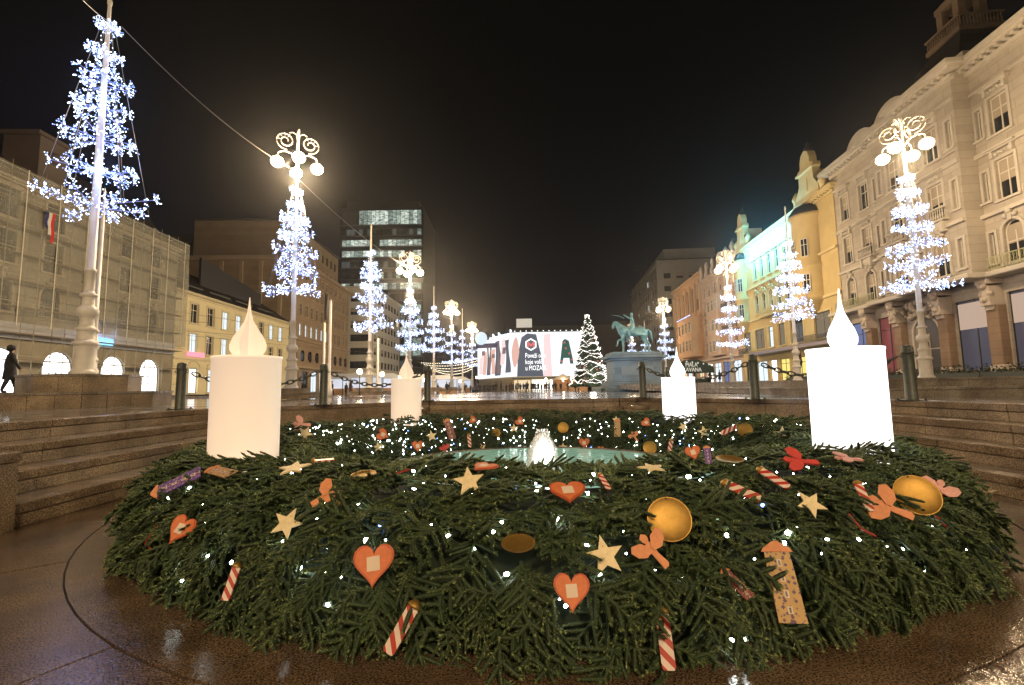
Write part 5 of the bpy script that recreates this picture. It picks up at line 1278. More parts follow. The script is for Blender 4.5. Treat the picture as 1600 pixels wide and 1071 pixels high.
def _pw(x, Y):
    m = [('left of the side billboard, by the tents', 744), ('below the left half of the side billboard', 768), ('below the right half of the side billboard', 800), ('below the emblem of the front billboard', 822), ('below the lettering of the front billboard', 850), ('right of the lettering before the far store', 2000)]
    return next(t for t, lim in m if x < lim)
PLB = set()
def _pz(i): return ('hurrying', 'waiting', 'strolling', 'still', 'turned', 'small', 'slim', 'broad', 'stooping', 'leftward', 'rightward')[(i*4+i//11) % 11]
for i, (x, Y) in enumerate(ppl):
    p = at(x, 600, Y); coat = {698: 1, 899: 0, 904: 4, 783: 0, 858: 2, 548: 2}.get(x, rp.choice([0, 0, 1, 2, 0, 3])); pose = rp.choice(['stand', 'walk']); nm = ('black', 'navy', 'brown', 'grey', 'pale', 'red')[coat]
    lb = f'person in a {nm} coat, ' + where[x] if x in where else f'distant {_pz(i)} person in {nm} coat {_pw(x, Y)}'
    k_ = i
    while lb in PLB: k_ += 1; lb = f'distant {_pz(k_)} person in {nm} coat {_pw(x, Y)}'
    PLB.add(lb)
    person((p.x, Y, gz(Y) if x < 1100 else 1.72), rp.uniform(0, 6.28), pose, coat, lb, rp.choice([None, 'bag', 'hood', 'hat']), rp.uniform(.95, 1.08))
person((at(14, 600, 17.5).x, 17.5, 1.74), 2.6, 'walk', 0, 'dark figure with hooded coat standing on the plinth at the left edge', 'hood', 1.02)

# ================================================================== MARKET STALLS, KIOSK, TENTS, SIGNS, HEDGE
def stall(px, Y, w, h, label, wall=(.45, .25, .12), lit=True):
    p = at(px, 600, Y); r = empty('market_hut', (p.x, Y, gz(Y)), 0, label, 'market hut', 'wooden market huts'); m = mat('hut_wood', wall, .7, var=.2)
    MB().box(-w/2, w/2, 0, 2.4, 0, .95).build('counter', m, r); MB().box(-w/2, w/2, 2.2, 2.4, .95, h).build('back_wall', m, r)
    for sx in (-1, 1): MB().box(sx*w/2-.06, sx*w/2+.06, 0, 2.19, .96, h).build('side_wall', m, r)
    b = MB(); b.add([(-w/2-.3, -.4, h), (w/2+.3, -.4, h), (0, -.4, h+w*.3), (-w/2-.3, 2.6, h), (w/2+.3, 2.6, h), (0, 2.6, h+w*.3)], [(0, 1, 2), (3, 5, 4), (0, 2, 5, 3), (1, 4, 5, 2)]); b.build('roof', mat('snowy_roof', (.6, .5, .4), .7), r)
    if lit: b = MB(); b.ball((0, .3, h-.3), .14, 8, 6); b.build('hut_lamp', M_GLOBE, r); light('hut_light', (0, -.6, h-.2), 120, (1, .75, .45), r, .2)
    return r
stall(880, 104, 4.2, 2.5, 'gabled pinkish market hut below the white part of the front billboard')
stall(905, 96, 3.6, 2.4, 'market hut half hidden at the foot of the christmas tree')
def tent(px, Y, w, label, h=2.5, c=(.55, .57, .6)):
    p = at(px, 600, Y); r = empty('market_tent', (p.x, Y, gz(Y)), 0, label, 'tent', 'white market tents'); m = mat('tent_canvas', c, .7)
    for sx in (-1, 1):
        for y in (0, 2.6): MB().box(sx*w/2-.04, sx*w/2+.04, y-.04, y+.04, 0, h).build('post', M_METAL, r)
    b = MB(); b.add([(-w/2-.1, -.1, h), (w/2+.1, -.1, h), (w/2+.1, 2.7, h), (-w/2-.1, 2.7, h), (-w/4, 1.3, h+.8), (w/4, 1.3, h+.8)], [(0, 1, 5, 4), (1, 2, 5), (2, 3, 4, 5), (3, 0, 4)]); b.build('canopy', m, r)
    MB().box(-w/2+.1, w/2-.1, .3, .8, 0, 1.0).build('counter', mat('hut_wood', (.4, .2, .1), .7), r); MB().box(-w/2+.05, w/2-.05, 2.5, 2.56, 0, h-.02).build('back_sheet', mat('lit_sheet', (.4, .4, .42), .7, emit=(.7, .8, 1), estr=.55), r)
    light('tent_light', (0, .2, h-.3), 60, (1, .85, .65), r, .2); return r
for i, (x, Y, w) in enumerate(((530, 70, 5), (563, 66, 5), (598, 72, 5.5), (655, 78, 5), (688, 84, 6), (712, 94, 6))):
    tent(x, Y, w, ('white market tent before the foot of the brown palace', 'white market tent behind the nearest globe lamp', 'white market tent just left of the small peach candle', 'white market tent just right of the small peach candle', 'wide white market tent right of the third bollard', 'farthest wide white tent left of the far store')[i])
# star shaped light net over the market
b = MB(); r = empty('festoon_net', at(705, 585, 86), 0, 'drooping strings of warm festoon bulbs above the far tents', 'festoon lights')
for k in range(5):
    x0_, x1_ = -5.5+k*.4, 5.5-k*.5; z0_, z1_ = 2.2-k*.3, 3.0-k*.5
    for t in np.linspace(0, 1, 34): b.octa((x0_+(x1_-x0_)*t, k*.8, z0_+(z1_-z0_)*t-1.6*4*t*(1-t)*(.5+.12*k)*.6), .075)
tag(b.build('bulbs', emat('festoon', (1, .85, .6), 4), r), kind='stuff')
# kiosk with the MALA KAVANA roof board
KY = 34.; kx = at(1088, 600, KY).x; kz = 1.45
ks = empty('kiosk', (kx, KY, kz), .35, 'small green kiosk with a curved roof board lettered MALA KAVANA behind the small white candle', 'kiosk')
M_KG = mat('kiosk_green', (.035, .07, .06), .5)
for sx in (-1.3, 1.3):
    for y in (0, 1.6): MB().box(sx-.05, sx+.05, y-.05, y+.05, 0, 1.5).build('post', M_KG, ks)
MB().box(-1.3, 1.3, .1, 1.6, 0, .6).build('counter', M_KG, ks)
pts = [(-1.5, 1.0), (1.6, 1.0), (1.55, 1.45), (.9, 1.75), (0, 2.0), (-.9, 1.95), (-1.5, 1.8)]
b = MB(); n = len(pts); b.add([(x, -.15, z) for x, z in pts] + [(x, .0, z) for x, z in pts], [tuple(range(n)), tuple(range(2*n-1, n-1, -1))] + [(k, n+k, n+(k+1) % n, (k+1) % n) for k in range(n)]); b.build('roof_board', M_KG, ks)
b = MB(); b.add([(-1.5, 0, 1.02), (1.6, 0, 1.02), (1.6, 1.8, 1.02), (-1.5, 1.8, 1.02), (0, .9, 1.9)], [(0, 1, 4), (1, 2, 4), (2, 3, 4), (3, 0, 4)]); b.build('roof', M_KG, ks)
M_KL = mat('kiosk_letters', (.75, .78, .75), .5, emit=(.8, .85, .8), estr=.35)
word('MALA', .42, .01, M_KL, ks, (-.5, -.17, 1.46), (pi/2, 0, 0), 1, 'CENTER'); word('KAVANA', .42, .01, M_KL, ks, (-.45, -.17, 1.1), (pi/2, 0, 0), 1, 'CENTER')
for i in range(5): MB().lathe([(.07, 0), (.07, .01)], 8).build('board_star', M_KL, ks, (-.9+i*.5, -.16, 1.82-.05*i), (pi/2, 0, 0))
# planters with low dark plants along the right shops
M_LEAF = mat('dark_hedge_leaf', (.02, .032, .014), .6, col2=(.05, .06, .025), vscale=6)
for i in range(11):
    Y = 22.4+i*3.2; x = XR(Y)-2.2; r = empty('planter', (x, Y, 1.72), pi/2+.096, 'low dark hedge planter before the right shops, ' + ('nearest of the row, at the picture edge', 'second from the right edge', 'below the tall dark shop window', 'before the red-brown pillar pair', 'right of the lamp foot', 'behind the lamp foot', 'just left of the lamp foot', 'behind the big white candle', 'before the yellow lit shop', 'left of the folded parasol', 'farthest of the row, by the pink house')[i], 'planter', 'hedge planters along the right shops')
    MB().box(-1.3, 1.3, -.25, .25, 0, .4).build('trough', M_METAL, r); b = MB()
    for _ in range(260):
        c = Vector((random.uniform(-1.35, 1.35), random.uniform(-.3, .3), random.uniform(.38, .38+.55*random.random()+.05))); a = Vector((random.uniform(-1, 1), random.uniform(-1, 1), random.uniform(-.3, 1))).normalized()*.09; d = a.orthogonal().normalized()*.045
        b.add([c-a, c+d, c+a, c-d], [(0, 1, 2, 3)])
    tag(b.build('hedge', M_LEAF, r), kind='stuff')
# parasol folded and shop board on the right, bench-like box on the left terraces
pr = empty('folded_parasol', (at(1243, 600, 40).x+.5, 40, 1.72), 0, 'folded dark parasol in front of the yellow lit shop', 'parasol')
MB().lathe([(.04, 0), (.04, 2.4)], 8).build('pole', M_METAL, pr); MB().lathe([(.1, 1.3), (.22, 1.6), (.1, 2.6), (.02, 2.9)], 8).build('cloth', mat('parasol_cloth', (.06, .035, .02), .8), pr)
# ================================================================== FOUNTAIN WATER
fn = empty('fountain_basin', (CX, CY, 0), 0, 'round low fountain basin with pale turquoise water in the middle of the wreath', 'fountain')
MB().lathe([(3.1, 0), (3.1, .17), (3.08, .19), (3.02, .19), (3.0, .02)], 64).build('basin_rim', M_GREY, fn)
M_WAT = mat('turquoise_water', (.30, .60, .52), .05, bump=.9, bscale=6, emit=(.30, .66, .54), estr=.16)
ws = MB(); ws.add([(3.01*cos(a), 3.01*sin(a), .165) for a in np.linspace(0, 2*pi, 64, endpoint=False)], [tuple(range(64))]); w_ = ws.build('water_surface', M_WAT, fn)
light('pool_lamp', (0.15, -.4, .5), 26, (.75, 1, .95), fn, .15)
jt = empty('water_jet', (CX+.12, CY, .17), 0, 'short foamy white water jet rising in the centre of the basin', 'water jet')
b = MB(); nn = 28; V = []; F = []
prof = [(.25, 0), (.245, .1), (.235, .22), (.21, .36), (.17, .48), (.115, .57), (.06, .63), (.015, .66)]
b.lathe(prof, 28); 
b.v = [(x*(1+.09*sin(z*60+atan2(y, x)*7)), y*(1+.09*sin(z*60+atan2(y, x)*7)), z) for x, y, z in b.v]
b.build('foam_column', mat('water_foam', (.80, .76, .74), .5, bump=.8, bscale=30, emit=(1, .88, .84), estr=.12), jt)
b = MB(); b.lathe([(r_*1.16+.012, z_) for r_, z_ in prof], 28)
fm = mat('spray_shell', (.85, .84, .84), .5); fm.node_tree.nodes['Principled BSDF'].inputs['Alpha'].default_value = .3
_n = fm.node_tree.nodes.new('ShaderNodeTexNoise'); _n.inputs['Scale'].default_value = 22; _r = fm.node_tree.nodes.new('ShaderNodeMapRange'); _r.inputs['From Min'].default_value = .35; _r.inputs['From Max'].default_value = .65; _r.inputs['To Max'].default_value = .75
_t = fm.node_tree.nodes.new('ShaderNodeTexCoord'); fm.node_tree.links.new(_t.outputs['Object'], _n.inputs[0]); fm.node_tree.links.new(_n.outputs['Fac'], _r.inputs['Value']); fm.node_tree.links.new(_r.outputs[0], fm.node_tree.nodes['Principled BSDF'].inputs['Alpha'])
b.build('spray', fm, jt)
b = MB(); rr = random.Random(2)
for i in range(420):
    t = rr.random(); a = rr.uniform(0, 2*pi); r_ = (.27-.2*t)*rr.uniform(.9, 1.18)+.02; b.octa((cos(a)*r_, sin(a)*r_, .02+.7*t), rr.uniform(.006, .017))
tag(b.build('droplets', MATS['water_foam'], jt), kind='stuff')
b = MB()
for i in range(260): a = rr.uniform(0, 2*pi); r_ = .3+rr.random()**2*.7; b.octa((cos(a)*r_, sin(a)*r_, .004), rr.uniform(.008, .022), 0, .006)
tag(b.build('splash', MATS['water_foam'], jt), kind='stuff')

# ================================================================== THE WREATH
WR, WH, WZ = 4.5, 1.06, .86                  # ring radius, half width, crest height
def wsurf(th, ph, off=0.):
    """point and outward normal of the mound: ph 0 = outer foot, pi/2 = crest, pi = inner foot"""
    wobble = 1 + .035*sin(th*7+1) + .025*sin(th*13+2)
    cp_ = math.copysign(abs(cos(ph))**.78, cos(ph)); sp_ = math.copysign(abs(sin(ph))**.78, sin(ph))
    r = WR + (WH*wobble+off)*cp_*(1.0 if cos(ph) > 0 else .93); z = (WZ+off)*max(sp_, -.1)*(1 + .03*sin(th*9))
    p = Vector((CX + r*cos(th), CY + r*sin(th), z)); n = Vector((cos(ph)/WH*cos(th), cos(ph)/WH*sin(th), sin(ph)/WZ)).normalized()
    return p, n
wr = empty('advent_wreath', (CX, CY, 0), 0, 'huge ring of fir branches laid round the fountain as an advent wreath', 'wreath')
b = MB(); NT, NP = 180, 16; V = []
for i in range(NT):
    for j in range(NP+1): p, n = wsurf(2*pi*i/NT, pi*j/NP, -.10); V.append(p - Vector((CX, CY, 0)))
b.add(V, [(i*(NP+1)+j, ((i+1) % NT)*(NP+1)+j, ((i+1) % NT)*(NP+1)+j+1, i*(NP+1)+j+1) for i in range(NT) for j in range(NP)], 0, True)
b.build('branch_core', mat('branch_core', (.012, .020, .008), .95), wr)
def firmat():
    m = mat('fir_needles', (.03, .05, .015), .42, spec=.45); nt = m.node_tree; b = nt.nodes['Principled BSDF']
    g = nt.nodes.new('ShaderNodeNewGeometry').outputs['Position']
    n1 = nt.nodes.new('ShaderNodeTexNoise'); n1.inputs['Scale'].default_value = 4.5; n1.inputs['Detail'].default_value = 3; nt.links.new(g, n1.inputs[0])
    n2 = nt.nodes.new('ShaderNodeTexNoise'); n2.inputs['Scale'].default_value = 60; nt.links.new(g, n2.inputs[0])
    ad = nt.nodes.new('ShaderNodeMath'); ad.operation = 'MULTIPLY_ADD'; ad.inputs[1].default_value = .6; nt.links.new(n2.outputs['Fac'], ad.inputs[0]); 
    ml = nt.nodes.new('ShaderNodeMath'); ml.operation = 'MULTIPLY'; ml.inputs[1].default_value = .6; nt.links.new(n1.outputs['Fac'], ml.inputs[0]); nt.links.new(ml.outputs[0], ad.inputs[2])
    r = nt.nodes.new('ShaderNodeValToRGB'); r.color_ramp.elements[0].position = .42; r.color_ramp.elements[1].position = .78
    r.color_ramp.elements[0].color = (.055, .10, .032, 1); r.color_ramp.elements[1].color = (.34, .37, .15, 1); e = r.color_ramp.elements.new(.6); e.color = (.17, .24, .08, 1)
    nt.links.new(ad.outputs[0], r.inputs[0]); nt.links.new(r.outputs[0], b.inputs['Base Color']); return m
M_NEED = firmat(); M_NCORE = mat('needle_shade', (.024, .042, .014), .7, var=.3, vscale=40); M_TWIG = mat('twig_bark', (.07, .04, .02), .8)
def frond(seed, L=.36, dens=1.0):
    """a flat spray of fir: arched main twig, side twigs on both sides, dense needles standing off every twig"""
    rr = np.random.default_rng(seed); V = []; F = []; MI = []
    def needles(P0, P1, droop, first=0.):
        P0 = np.array(P0, float); P1 = np.array(P1, float); d = P1-P0; ln = np.linalg.norm(d); d /= ln; up = np.array([0, 0, 1.]); s_ = np.cross(d, up); s_ /= np.linalg.norm(s_); u = np.cross(s_, d)
        n = int(ln/.0050*dens)
        rb = [.0115, .0125, .0085]; k0 = len(V)
        for t_, r_b in zip((0, .7, .985), rb):
            c_ = P0+d*ln*t_ - up*droop*t_*t_*ln
            for q_ in range(4): V.append(c_ + (s_*cos(q_*pi/2)+u*sin(q_*pi/2)*.8)*r_b)
        for a_ in range(2):
            for q_ in range(4):
                i0 = k0+a_*4+q_; i1 = k0+a_*4+(q_+1) % 4; F.extend([(i0, i1, i1+4), (i0, i1+4, i0+4)]); MI.extend([2, 2])
        for i in range(n):
            t = (i+rr.random())/n; base = P0+d*ln*t - up*droop*t*t*ln
            ang = rr.uniform(-2.0, 2.0); side = s_*np.sin(ang)+u*np.cos(ang); out = side*.85+d*(.50+.45*t)
            out /= np.linalg.norm(out); nl = rr.uniform(.022, .031)*(1 - .25*(t > .93)); w = .0054*(1/dens)**.6
            wd = np.cross(out, side+rr.normal(0, .3, 3)); wd /= (np.linalg.norm(wd)+1e-9)
            k = len(V); V.extend([base - wd*w*.6, base + wd*w*.6, base+out*nl]); F.append((k, k+1, k+2)); MI.append(0)
        # needles closing the tip
        for i in range(int(7*dens)+2):
            out = d+rr.normal(0, .6, 3); out /= np.linalg.norm(out); wd = np.cross(out, up); wd /= np.linalg.norm(wd); k = len(V); tip = P0+d*ln-up*droop*ln
            V.extend([tip-wd*.0018, tip+wd*.0018, tip+out*.016]); F.append((k, k+1, k+2)); MI.append(0)
        k = len(V); q = P1-up*droop*ln; V.extend([P0+u*.003, P0-u*.001+s_*.003, P0-u*.001-s_*.003, q]); F.extend([(k, k+1, k+3), (k+1, k+2, k+3), (k+2, k, k+3)]); MI.extend([1]*3)
    N = 4; pts = [np.array([L*i/N, rr.normal(0, .006)*i, .05*sin(pi*i/N) + .00*i]) for i in range(N+1)]
    for a, b_ in zip(pts[:-1], pts[1:]): needles(a, b_, 0)
    for i in range(1, 6):
        for sg in (-1, 1):
            t = (i-.35+rr.uniform(-.12, .12))/5.3; x = L*t; z = .05*sin(pi*t); ln = L*(.50*(1-t)+.13)*rr.uniform(.8, 1.15); ang = radians(rr.uniform(38, 58))
            needles([x, 0, z], [x+cos(ang)*ln, sg*sin(ang)*ln, z+rr.uniform(-.01, .035)], rr.uniform(.0, .18))
    return np.array(V), np.array(F), np.array(MI)
def np_mesh(name, V, F, MI, mats):
    me = bpy.data.meshes.new(name); n = len(F); me.vertices.add(len(V)); me.vertices.foreach_set('co', V.astype(np.float32).ravel())
    me.loops.add(n*3); me.loops.foreach_set('vertex_index', F.astype(np.int32).ravel()); me.polygons.add(n); me.polygons.foreach_set('loop_start', np.arange(0, n*3, 3, dtype=np.int32))
    for m in mats: me.materials.append(m)
    me.polygons.foreach_set('material_index', MI.astype(np.int32)); me.update(); me.validate(); return me
FN = [frond(i, .34+.03*(i % 3), 1.0) for i in range(8)]; FF = [frond(20+i, .36, .38) for i in range(6)]; FM = [frond(40+i, .36, .62) for i in range(6)]
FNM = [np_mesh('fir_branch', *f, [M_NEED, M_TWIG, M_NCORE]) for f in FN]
def frond_matrix(th, ph, lift, spin, scale, off=0.):
    p, n = wsurf(th, ph, off); dn, _ = wsurf(th, ph + (-.05 if ph < pi/2 + .15*sin(th*5) else .05), off); d = (dn-p).normalized()
    d.rotate(Matrix.Rotation(spin, 3, n)); y = n.cross(d).normalized(); x = (d*cos(lift)+n*sin(lift)).normalized(); z = x.cross(y).normalized()
    M = Matrix((x, y, z)).transposed().to_4x4(); roll = Matrix.Rotation(random.gauss(0, .25), 4, 'X')
    return Matrix.Translation(p - Vector((CX, CY, 0))) @ M @ roll @ Matrix.Scale(scale, 4)
def hit(px, py, off=.06, tmax=16.):
    r = ray(px, py).normalized(); t = 1.0
    while t < tmax:
        p = O + r*t; q = p - Vector((CX, CY, 0)); rad = q.xy.length
        h = WH+off if rad > WR else (WH+off)*.93
        if p.z > -.2 and abs((rad-WR)/h)**2.56 + (max(p.z, 0)/(WZ+off))**2.56 < 1: 
            n = Vector((q.x/rad*(rad-WR)/h**2, q.y/rad*(rad-WR)/h**2, p.z/(WZ+off)**2)).normalized(); return p, n
        t += .01
    return None
ORN = []
for x_, y_ in ((733,755),(450,820),(945,870),(287,827),(585,880),(893,922),(887,772),(757,734),(1045,813),(1030,800),(810,857),(568,749),(1430,776),(365,910),(630,980),(1038,980),(1038,1010),(1157,770),(1207,750),(508,780),(1020,862),(1388,795),(1250,725),(1464,772),(1222,880),(1222,940),(1222,910),(345,741),(272,760),(250,775),(460,736),(1265,790)):
    h_ = hit(x_, y_, .10)
    if h_: ORN.append(h_[0] - Vector((CX, CY, 0)))
def keep(j):
    m = j[1]; c = m.translation + m.to_3x3() @ Vector((.2, 0, .03))
    return not any((c-o).length < .14 for o in ORN)
jobs = []
def scatter(n, th0, th1, ph0, ph1, tier, l0=.15, l1=.55):
    for _ in range(n):
        th = random.uniform(th0, th1); ph = random.uniform(ph0, ph1)
        jobs.append((tier, frond_matrix(th, ph, random.uniform(l0, l1)*(1 if ph < 1.0 else .55), random.gauss(0, .55), random.uniform(.72, 1.25), random.uniform(-.10, .03)), th, ph))
FR = -pi/2
scatter(1750, FR-1.15, FR+1.15, .02, pi*.66, 'n')                     # front: outer face and crest
scatter(130, FR-1.2, FR+1.2, -.02, .12, 'n', -.02, .12)              # fringe lying on the stones
scatter(480, FR-1.9, FR-1.05, .02, pi*.8, 'm'); scatter(480, FR+1.05, FR+1.9, .02, pi*.8, 'm')
scatter(40, FR-1.9, FR-1.05, 0, .12, 'm', 0, .15); scatter(40, FR+1.05, FR+1.9, 0, .12, 'm', 0, .15)
scatter(1150, pi/2-1.35, pi/2+1.35, pi*.33, pi*.99, 'f')             # back: crest and inner face
scatter(120, pi/2-1.35, pi/2+1.35, .1, pi*.35, 'f')
camO = Vector((0, 0, CAM_H)) - Vector((CX, CY, 0))
near = sorted([j for j in jobs if j[0] == 'n' and keep(j)], key=lambda j: (j[1].translation - camO).length)
sep = set(id(j) for j in near[:290])
for k, j in enumerate(near[:290]): put(FNM[k % 8], 'fir_branch', wr, matrix=j[1])
Vs, Fs, Ms_, nb = [], [], [], 0
for j in jobs:
    if id(j) in sep or not keep(j): continue
    src = {'n': FM if (j[1].translation-camO).length > 3.6 else FN, 'm': FM, 'f': FF}[j[0]]; V, F, MI = src[random.randrange(len(src))]
    M = np.array(j[1]); Vs.append(V @ M[:3, :3].T + M[:3, 3]); Fs.append(F+nb); Ms_.append(MI); nb += len(V)
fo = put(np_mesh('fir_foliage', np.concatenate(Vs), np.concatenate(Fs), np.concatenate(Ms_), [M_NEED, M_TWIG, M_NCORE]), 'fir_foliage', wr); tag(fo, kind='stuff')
import sys; sys.stderr.write('FOLIAGE %d\n' % sum(len(f) for f in Fs))

lt = empty('fairy_lights', (CX, CY, 0), 0, 'string of small white and blue fairy lights woven through the fir wreath', 'fairy lights')
M_BU = [emat('bulb_white', (.92, 1.0, .95), 30, True), emat('bulb_ice', (.85, .95, 1), 60, True), emat('bulb_blue', (.12, .25, 1), 22, True)]
def bulb_mesh(m, r): b = MB(); b.ball((0, 0, 0), r, 8, 6, 0, 1.4); return b.mesh('bulb', m)
BM = [bulb_mesh(M_BU[0], .011), bulb_mesh(M_BU[1], .013), bulb_mesh(M_BU[2], .012), bulb_mesh(M_BU[0], .016)]
fronts = [(470, 889, 1), (793, 899, 1), (383, 805, 0), (288, 908, 0), (276, 884, 0), (212, 847, 0), (235, 759, 1), (266, 780, 0), (446, 848, 0), (467, 849, 3), (596, 823, 2), (645, 740, 0), (647, 766, 3), (634, 804, 0), (697, 728, 0), (790, 735, 0), (572, 846, 3), (515, 945, 0), (1074, 749, 3), (1153, 736, 0), (1119, 809, 0), (1134, 839, 3), (1223, 851, 0), (1508, 880, 0), (1519, 878, 0), (1499, 875, 0), (1505, 905, 2), (1455, 822, 0), (918, 775, 0), (926, 745, 0), (1230, 835, 3), (1192, 793, 2), (936, 900, 0), (885, 947, 0), (872, 815, 3), (915, 855, 0), (1141, 1000, 3), (1160, 998, 0), (1190, 1045, 2), (285, 728, 2), (366, 880, 0), (240, 733, 0), (330, 870, 0), (360, 838, 0), (402, 754, 0), (300, 765, 0), (458, 743, 0), (498, 815, 0), (512, 790, 0), (1132, 900, 0), (1145, 925, 0), (1340, 845, 0), (1372, 798, 0), (1345, 760, 0), (1478, 858, 0), (1490, 855, 0), (785, 820, 0), (808, 765, 2), (770, 835, 0), (700, 840, 0), (840, 770, 0), (560, 790, 0), (1290, 845, 0), (1405, 860, 0), (1090, 905, 0)]
cnt = 0
for x, y, k in fronts:
    h = hit(x+random.uniform(-2, 2), y, .05)
    if h: put(BM[k], 'bulb', lt, h[0] + h[1]*.02 - Vector((CX, CY, 0)), (random.random()*3, random.random()*3, 0)); cnt += 1
rr = random.Random(9); rest = MB()
for i in range(540):
    x = rr.gauss(620, 150) if rr.random() < .25 else rr.uniform(440, 1260); y = rr.uniform(655, 712)
    if not 442 < x < 1255: continue
    h = hit(x, y, .07)
    if not h or h[0].y < CY: continue
    k = 2 if rr.random() < .09 else (1 if rr.random() < .25 else 0); p_ = h[0] + h[1]*.02 - Vector((CX, CY, 0))
    if cnt < 298: put(BM[3] if k == 0 else BM[k], 'bulb', lt, p_, scale=rr.uniform(.35, .85)); cnt += 1
    else: rest.octa(p_, rr.uniform(.007, .013), 0)
for i in range(420):
    th = rr.choice([rr.uniform(FR-1.7, FR-.5), rr.uniform(FR+.5, FR+1.7), rr.uniform(FR-.6, FR+.6)]); p_, n_ = wsurf(th, rr.uniform(.15, 2.2), rr.uniform(-.03, .05)); rest.octa(p_ - Vector((CX, CY, 0)), .008, 0)
tag(rest.build('small_bulbs', M_BU[0], lt), kind='stuff')
b = MB()
for k in range(7):
    ph = .35+k*.33; pts = []
    for i in range(121): th = 2*pi*i/120; p_, n_ = wsurf(th, ph+.18*sin(th*11+k*2), .015+.02*sin(i*1.7)); pts.append(p_ - Vector((CX, CY, 0)))
    b.path(pts, .0035, 3)
tag(b.build('light_cable', mat('dark_green_cable', (.01, .02, .01), .5), lt), kind='stuff')

# ================================================================== CANDLES
def candle(px, pyt, Y, dia, h, z0, body_m, flame_m, label, rz, fh=.74, fw=.205):
    p = at(px, pyt, Y); root = empty('giant_candle', (p.x, Y, z0), rz, label, 'candle', 'four giant advent candles'); r = dia/2; H = p.z - z0
    MB().lathe([(r, 0), (r, .02), (r*.995, .03), (r*.995, H-.03), (r*1.012, H-.028), (r*1.012, H), (r*.99, H+.002), (.0, H-.004)], 64).build('body', body_m, root)
    MB().box(-.004, .004, -r-.003, -r+.002, .02, H-.03).build('seam', body_m, root, rot=(0, 0, 2.2))
    for k in range(2):
        b = MB(); prof = [(0, 1), (.035, .94), (.06, .86), (.11, .74), (.24, .6), (.52, .46), (.82, .33), (1.0, .2), (.97, .11), (.8, .03), (.62, 0)]
        sc_ = 1. if k == 0 else .98
        pts = [(x*fw*sc_, z*fh) for x, z in prof] + [(-x*fw*sc_, z*fh) for x, z in prof[1:][::-1]]
        if k: pts = [(x, z*.995+.001) for x, z in pts]
        n = len(pts); w = .006
        b.add([(x, -w, z) for x, z in pts] + [(x, w, z) for x, z in pts], [tuple(range(n)), tuple(range(2*n-1, n-1, -1))] + [(i, n+i, n+(i+1) % n, (i+1) % n) for i in range(n)])
        b.build('flame_panel', flame_m, root, (0, 0, H), (0, 0, k*pi*.42))
    return root
M_CP = mat('peach_candle', (.80, .70, .60), .45, emit=(1.0, .74, .54), estr=.5, var=.03, vscale=1.5, bump=.12, bscale=3)
M_CPF = mat('peach_flame', (.80, .72, .64), .5, emit=(1.0, .70, .54), estr=.34)
M_CW = mat('white_candle', (.9, .9, .9), .5, emit=(1, .95, .96), estr=1.7); M_CWF = mat('white_flame', (.9, .9, .9), .5, emit=(1, .95, .97), estr=1.5)
candle(387, 558, 5.67, .76, 1, .62, M_CP, M_CPF, 'big peach coloured candle at the left front of the wreath', .30)
candle(635, 592, 11.8, .75, 1, .5, M_CP, M_CPF, 'small looking peach coloured candle at the left back of the wreath', .75, .72)
candle(1318, 545, 5.47, .77, 1, .6, M_CW, M_CWF, 'big overexposed white glowing candle at the right front of the wreath', .15, .72)
candle(1059, 590, 11.3, .77, 1, .5, M_CW, M_CWF, 'small looking white glowing candle at the right back of the wreath', .2, .74)

# ================================================================== ORNAMENTS
def outline(name, pts, t, m, mi=None):
    b = MB(); n = len(pts)
    b.add([(x, y, 0) for x, y in pts] + [(x, y, t) for x, y in pts], [tuple(range(n-1, -1, -1)), tuple(range(n, 2*n))] + [(i, (i+1) % n, n+(i+1) % n, n+i) for i in range(n)]); return b.mesh(name, m)
def woodm(name, c, e=.0):
    return mat(name, c, .6, var=.10, vscale=9, bump=.15, bscale=60)
M_CREAM = woodm('cream_wood', (.80, .66, .40)); M_HEART = woodm('orange_red_wood', (.62, .17, .06)); M_HRIM = woodm('heart_rim', (.50, .10, .035)); M_PAPER = mat('paper_tag', (.72, .58, .48), .8)
M_GOLD = mat('brushed_gold', (.42, .25, .06), .5, .8, var=.12, vscale=5, bump=.06, bscale=90); M_ANG = woodm('salmon_wood', (.68, .27, .12)); M_ANGR = woodm('red_wood', (.60, .07, .06)); M_ANGP = woodm('pink_wood', (.70, .36, .32))
def stripem(name, c1, c2, sc_=26):
    m = mat(name, c1, .4); nt = m.node_tree; b = nt.nodes['Principled BSDF']; g = nt.nodes.new('ShaderNodeTexCoord'); mp = nt.nodes.new('ShaderNodeMapping'); mp.inputs['Rotation'].default_value = (0, 0, radians(-45))
    w = nt.nodes.new('ShaderNodeTexWave'); w.inputs['Scale'].default_value = sc_/10; w.inputs['Distortion'].default_value = 0
    r = nt.nodes.new('ShaderNodeValToRGB'); r.color_ramp.interpolation = 'CONSTANT'; r.color_ramp.elements[0].color = (*c1, 1); r.color_ramp.elements[1].position = .48; r.color_ramp.elements[1].color = (*c2, 1)
    nt.links.new(g.outputs['Object'], mp.inputs[0]); nt.links.new(mp.outputs[0], w.inputs[0]); nt.links.new(w.outputs['Fac'], r.inputs[0]); nt.links.new(r.outputs[0], b.inputs['Base Color']); return m
M_CANDY = stripem('candy_stripes', (.42, .03, .015), (.72, .58, .5), 15)
